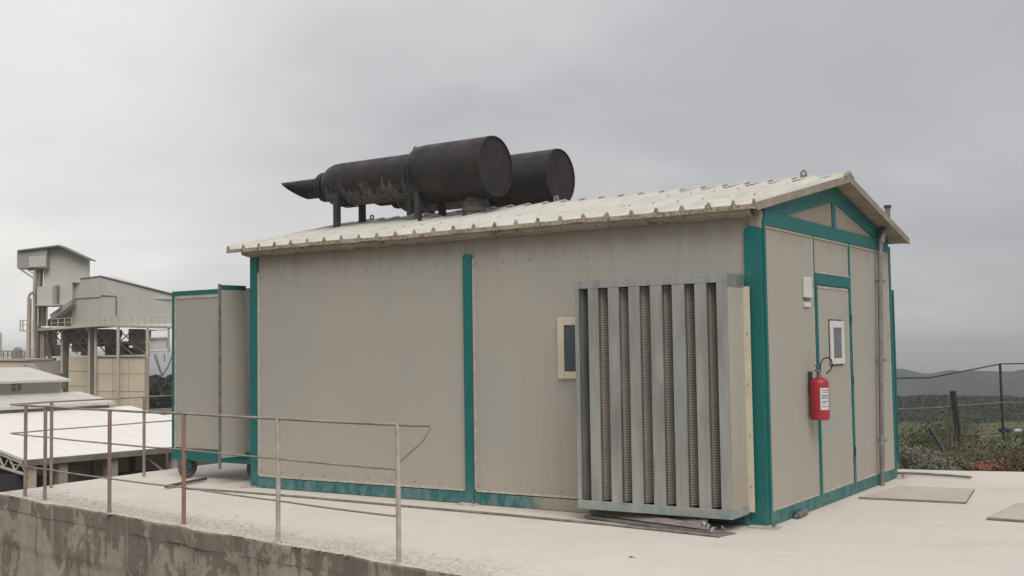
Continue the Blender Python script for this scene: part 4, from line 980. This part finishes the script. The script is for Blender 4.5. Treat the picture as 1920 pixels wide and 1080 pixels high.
# ------------------------------------------------------------------ processing plant, about 120 m away
U = .0567; TO = CP+Vector((r0.x*(200-960)*U, r0.y*(200-960)*U, 0))+Vector((fw.x, fw.y, 0)).normalized()*120; FWD = Vector((fw.x, fw.y, 0)).normalized()
def T(a, b, d=0):
    k = (120+d)/120; q = CP+FWD*(120+d)+r0*((a-960)*U*k); hz = 668-.0145*a
    return Vector((q.x, q.y, CP.z+(hz-b)*U*k))
TR = T(200, 760); 
pl = thing('processing_plant', tuple(TR), 'grey clad crushing plant tower on steel legs above sandy silos', 'industrial building')
def poly(name, pts, depth, mat, d=0, parent=None): return MB().prism([T(a, b, d) for a, b in pts], tuple(FWD*depth)).build(name, mat, parent or pl)
def solid(name, near, far, mat, parent=None):
    # near / far rings: lists of (a, b, d)
    A = [T(*p) for p in near]; B = [T(*p) for p in far]; n = len(A); mb = MB()
    mb.add(A+B, [tuple(range(n)), tuple(reversed(range(n, 2*n)))]+[(i, i+n, (i+1) % n+n, (i+1) % n) for i in range(n)])
    return mb.build(name, mat, parent or pl, fixn=True, auto=5)
tower = poly('tower_block', [(86, 466), (108, 461), (162, 487), (162, 530), (134, 530), (134, 572), (80, 572), (80, 505), (86, 503)], .8, 'clad', 2)
poly('head_house', [(30, 471), (86, 465), (86, 503), (30, 503)], 3.6, 'claddk', 1.2)
poly('head_house_panel', [(52, 481), (84, 479), (84, 500), (52, 501)], .05, 'clad', 1.1)
poly('roof_edge', [(30, 468.5), (108, 458.8), (167, 486), (167, 488), (108, 461.5), (30, 471)], 1.8, 'ptrim', .9)
MB().prism([T(85.5, 466, 1.5), T(87.5, 466, 1.5), T(87.5, 503, 1.5), T(85.5, 503, 1.5)], tuple(FWD*.3)).build('corner_trim', 'ptrim', pl)
MB().bar(T(36, 503, 1.4), T(60, 520, 1.4), .12).bar(T(46, 503, 1.4), T(62, 514, 1.4), .12).bar(T(33, 503, 4), T(60, 521, 4), .12).build('bracket', 'truss', pl)
poly('main_column', [(60, 503), (74, 503), (73, 535), (68, 700), (60, 700)], .8, 'brownpost', 1.9)
poly('side_column', [(60, 505), (64, 505), (64, 720), (60, 720)], .5, 'truss', 1.3)
MB().tube([T(61, 548, 1), T(55, 551, 1), T(52.5, 558, 1), T(52, 600, 1), T(51, 700, 1)], .16, 10).build('riser_pipe', 'post', pl)
MB().tube([T(56, 560, 2), T(56, 700, 2)], .12, 8).build('riser_pipe', 'post', pl)
poly('lower_cabin', [(68, 538), (97, 536), (97, 571), (68, 571)], 2.5, 'clad', .6)
poly('cabin_window', [(98, 536), (108.5, 535), (108.5, 567), (98, 567)], .2, 'ptrim', 1.7)
poly('cabin_floor', [(66, 571), (110, 571), (110, 573.5), (66, 573.5)], 3.4, 'truss', .4)
for a in (70, 87): MB().prism([T(a-1, 573, .6), T(a+1, 573, .6), T(a+1, 612, .6), T(a-1, 612, .6)], tuple(FWD*.12)).build('cabin_leg', 'truss', pl)
poly('stair_wall', [(72, 574), (86, 574), (86, 612), (72, 612)], .1, 'silodk', 2.4)
MB().prism([T(92, 590, 1.2), T(133, 562, 1.2), T(133, 571, 1.2), T(96, 600, 1.2)], tuple(FWD*1.6)).build('conveyor_gallery', 'claddk', pl)
poly('underbody', [(88, 600), (134, 574), (134, 612), (88, 612)], .2, 'silodk', 3.4)
# second block: corner toward the viewer
solid('block_front', [(133, 525, 3), (187, 518, 0), (187, 610, 0), (133, 611, 3)], [(150, 526, 12), (200, 519, 10), (200, 608, 10), (150, 608, 12)], 'clad')
solid('block_side', [(187.2, 518, 0.02), (322, 552, 7), (322, 608, 7), (187.2, 610, 0.02)], [(215, 519, 10), (326, 552, 14), (326, 606, 14), (215, 608, 10)], 'clad')
for pts in ([(132, 523.5, 2.9), (187, 516.5, -.1), (187, 518.6, -.1), (132, 525.6, 2.9)], [(187, 516.5, -.1), (324, 550.6, 6.9), (324, 552.7, 6.9), (187, 518.6, -.1)],
            [(133, 560, 2.9), (187, 556.5, -.1), (187, 558, -.1), (133, 561.6, 2.9)], [(188, 553, -.1), (216, 555, 1.4), (216, 556.2, 1.4), (188, 554.2, -.1)]):
    A = [T(*p) for p in pts]; MB().prism(A, tuple(FWD*.3)).build('flashing', 'ptrim', pl)
MB().prism([T(*p) for p in ((216, 556, 1.35), (217.5, 556, 1.4), (217.5, 592, 1.4), (216, 592, 1.35))], tuple(FWD*.15)).build('flashing', 'ptrim', pl)
MB().prism([T(*p) for p in ((290, 557, 5.2), (320, 558, 6.7), (320, 562, 6.7), (290, 561, 5.2))], tuple(FWD*.3)).build('strip_window', 'white', pl)
# deck
def deckd(a): return 3-(a-133)/54*3 if a < 187 else (a-187)/135*7
MB().prism([T(66, 616, 2), T(186, 608.5, -.9), T(186, 612, -.9), T(66, 621, 2)], tuple(FWD*5)).build('deck', 'truss', pl)
MB().prism([T(186, 608.5, -.9), T(322, 611, 5.5), T(322, 615, 5.5), T(186, 612, -.9)], tuple(FWD*6)).build('deck', 'truss', pl)
rl = MB()
aa = [95+i*12.6 for i in range(19)]
def dk(a): 
    if a < 186: k = (a-66)/120; return 616-7.5*k, 2-2.9*k
    k = (a-186)/136; return 608.5+2.5*k, -.9+6.4*k
for a in aa: b, d = dk(a); rl.bar(T(a, b, d), T(a, b-16, d), .07)
for a, c in zip(aa[:-1], aa[1:]):
    for h in (16, 8): b, d = dk(a); b2, d2 = dk(c); rl.bar(T(a, b-h, d), T(c, b2-h, d2), .06)
rl.build('deck_railing', 'truss', pl)
bl = MB()
for a in (37, 42, 50): bl.bar(T(a, 600, 1), T(a, 621, 1), .09)
bl.bar(T(36, 601, 1), T(60, 601, 1), .08).bar(T(36, 609, 1), T(60, 609, 1), .06).bar(T(36, 620.5, 1), T(60, 620.5, 1), .12); bl.build('balcony', 'truss', pl)
# legs and bracing below the deck
for a, w_, m, d, b1 in ((78, 8, 'brownpost', 2.2, 720), (92, 5, 'silodk', 4, 700), (115, 4, 'truss', 2.5, 700), (122, 8, 'silodk', 4.2, 770), (166, 4, 'truss', 1.0, 740), (172, 9, 'silodk', 3, 745), (178, 4, 'truss', .8, 740), (220, 4.5, 'post', .2, 800), (275, 5, 'post', 2.5, 800), (315, 3, 'brownpost', 5.4, 660)):
    MB().prism([T(a-w_/2, 614, d), T(a+w_/2, 614, d), T(a+w_/2, b1, d), T(a-w_/2, b1, d)], tuple(FWD*(w_*U))).build('leg', m, pl)
for a0, a1, b0, b1, d in ((84, 97, 620, 668, 8), (97, 110, 646, 668, 8.5), (124, 134, 617, 645, 8), (134, 150, 617, 660, 8.4), (151, 161, 628, 667, 8.1), (181, 190, 617, 650, 8.3), (190, 204, 617, 640, 8.8), (196, 216, 648, 667, 8.6), (206, 217, 618, 642, 8.2), (224, 233, 640, 667, 8.2), (233, 246, 652, 667, 8.6), (240, 262, 617, 648, 8.5), (252, 272, 650, 667, 8.1), (262, 272, 630, 650, 8.9)):
    poly('machine_casing', [(a0, b0), (a1, b0), (a1, b1), (a0, b1)], 1.5, random.choice(('silodk', 'brownpost', 'silodk', 'gutter')), d)
for a0, a1 in ((80, 92), (92, 115), (125, 145), (145, 165), (181, 200), (200, 219), (223, 248), (248, 273)):
    for (p, q) in (((a0, 619), (a1, 642)), ((a1, 619), (a0, 642)), ((a0, 643), (a1, 664)), ((a0, 643), (a1, 643))):
        MB().bar(T(*p, 4.8), T(*q, 4.8), .11).build('brace', 'truss' if a0 % 2 else 'brownpost', pl)
for a, b, w_ in ((143, 636, 15), (200, 634, 14), (255, 640, 14)):
    poly('hopper', [(a-w_, 618), (a+w_, 618), (a+w_, b-6), (a+w_*.3, b+16), (a-w_*.3, b+16), (a-w_, b-6)], 2.5, 'brownpost', 5.5)
# silos (sheeted square bins) with horizontal joints
def bin_(a0, a1, b0, b1, d, rows, mat):
    root = None
    for k in range(rows):
        z0 = b0+(b1-b0)*k/rows; z1 = b0+(b1-b0)*(k+1)/rows-.9
        cols = max(1, int((a1-a0)/26))
        for c in range(cols):
            x0 = a0+(a1-a0)*c/cols; x1 = a0+(a1-a0)*(c+1)/cols-.5
            poly('silo_sheet', [(x0, z0), (x1, z0), (x1, z1), (x0, z1)], .12, mat, d)
    poly('silo_core', [(a0+.3, b0+.3), (a1-.6, b0+.3), (a1-.6, b1), (a0+.3, b1)], 1.2, 'silo', d+.13)
bin_(128, 165, 669, 780, 2.6, 4, 'silo'); bin_(181, 271, 669, 800, 1.4, 4, 'silo')
poly('bin_rim', [(180, 666.5), (272, 665), (272, 669), (180, 669)], .3, 'truss', 1.2)
bin_(84, 116, 676, 730, 3, 2, 'brownpost'); poly('low_annex', [(60, 672), (84, 672), (84, 725), (60, 725)], 3, 'brownpost', 3.5)
# hanging control cabin at the right
fr = MB()
for q in (((278, 620), (316, 619)), ((316, 619), (315, 658)), ((315, 658), (279, 660)), ((279, 660), (278, 620)), ((280, 634), (312, 633))): fr.bar(T(*q[0], 4.3), T(*q[1], 4.3), .12)
cb = poly('cabin', [(281, 635), (311, 634), (311, 652), (281, 654)], 1.2, 'white', 4.5); fr.build('cabin_frame', 'truss', pl)
# parapet building at the far left
pb = thing('parapet_building', tuple(T(15, 700, -10)), 'low sandy building with a roof railing at the left border', 'building')
MB().prism([T(-60, 675, -10), T(50, 676, -10), T(50, 720, -10), T(-60, 720, -10)], tuple(FWD*6)).build('wall', 'silo', pb)
MB().prism([T(-60, 672.5, -10.2), T(50, 673.5, -10.2), T(50, 676.5, -10.2), T(-60, 675.5, -10.2)], tuple(FWD*6.3)).build('coping', 'truss', pb)
rl = MB()
for i in range(14): a = -58+i*8; rl.bar(T(a, 674, -10), T(a, 658, -10), .09)
rl.bar(T(-60, 658, -10), T(47, 659, -10), .09).bar(T(-60, 665, -10), T(47, 666, -10), .06); rl.build('railing', 'silodk', pb)
MB().prism([T(24, 656, -9), T(34, 656, -9), T(36, 674, -9), T(22, 674, -9)], tuple(FWD*1)).prism([T(24, 656, -9), T(29, 651, -9), T(34, 656, -9)], tuple(FWD*1)).build('roof_vent', 'silodk', pb)
mb = MB().bar(T(1, 624, 0), T(1, 690, 0), .14); single('thin_mast', mb, 'truss', 'thin pale mast at the left border above the parapet', 'mast')
cn = thing('roof_cowl', tuple(T(46, 695, -20)), 'small grey cone shaped vent between the warehouse roof and the plant legs', 'vent')
MB().prism([T(36, 694, -20), T(60, 694, -20), T(52, 684, -20), T(47, 682, -20)], tuple(FWD*1.6)).build('cowl', 'claddk', cn)
# pylon crossing lines: light steel V frame behind the cabin
vf = thing('slack_cable_frame', tuple(T(303, 706, 30)), 'thin grey V shaped cables between the cabin and the dark trees', 'cable')
MB().tube([T(288, 664, 30), T(294, 682, 30), T(303, 705, 30)], .09, 6).tube([T(322, 668, 30), T(314, 688, 30), T(303, 705, 30)], .09, 6).build('cable', 'grey', vf)
MB().tube([T(292, 664, 31), T(299, 690, 31), T(305, 705, 31)], .06, 6).tube([T(307, 664, 30), T(308, 678, 30)], .06, 6).build('cable', 'grey', vf)

# wooded rise between the plant and the housing
mb = MB()
for i in range(9000):
    a = random.uniform(236, 420); d = random.uniform(35, 75); top = 708+3*math.sin(a*.21)+4*noise.noise(Vector((a*.15, d*.1, 0)))+(d-35)*.0
    b = top+abs(random.gauss(0, 1))*26
    p = T(a, b, d); s_ = random.uniform(.25, .6)
    v = Vector((jit(1), jit(1), jit(1))).normalized()*s_; u_ = v.orthogonal().normalized()*s_*.7
    mb.add([p-v, p+u_, p+v, p-u_], [(0, 1, 2, 3)])
mb.build('wooded_rise', LM['wood'], kind='stuff')
# scrub cover on the middle ridge: bush masses
mb = MB()
for i in range(14000):
    a = random.uniform(5, 17); r = random.uniform(215, 320); x, y = place(a, r); z = terrain_z(x, y); s_ = random.uniform(.2, .5)
    for k in range(2):
        v = Vector((jit(1), jit(1), jit(.8))).normalized()*s_; u_ = v.orthogonal().normalized()*s_*.8; p = Vector((x, y, z+random.random()*s_))
        mb.add([p-v, p+u_, p+v, p-u_], [(0, 1, 2, 3)])
mb.build('ridge_scrub', LM['wood'], kind='stuff')

# ------------------------------------------------------------------ haze
hz = MB().box(-9000, 9000, -9000, 9000, -160, 16)
hm = bpy.data.materials.new('haze'); hm.use_nodes = True; t = hm.node_tree; t.nodes.clear()
ho = t.nodes.new('ShaderNodeOutputMaterial'); hv = t.nodes.new('ShaderNodeVolumePrincipled')
hv.inputs['Color'].default_value = (.93, .94, .96, 1); hv.inputs['Density'].default_value = .00045; hv.inputs['Anisotropy'].default_value = .2
t.links.new(hv.outputs[0], ho.inputs['Volume'])
tag(hz.build('haze', hm), kind='stuff')
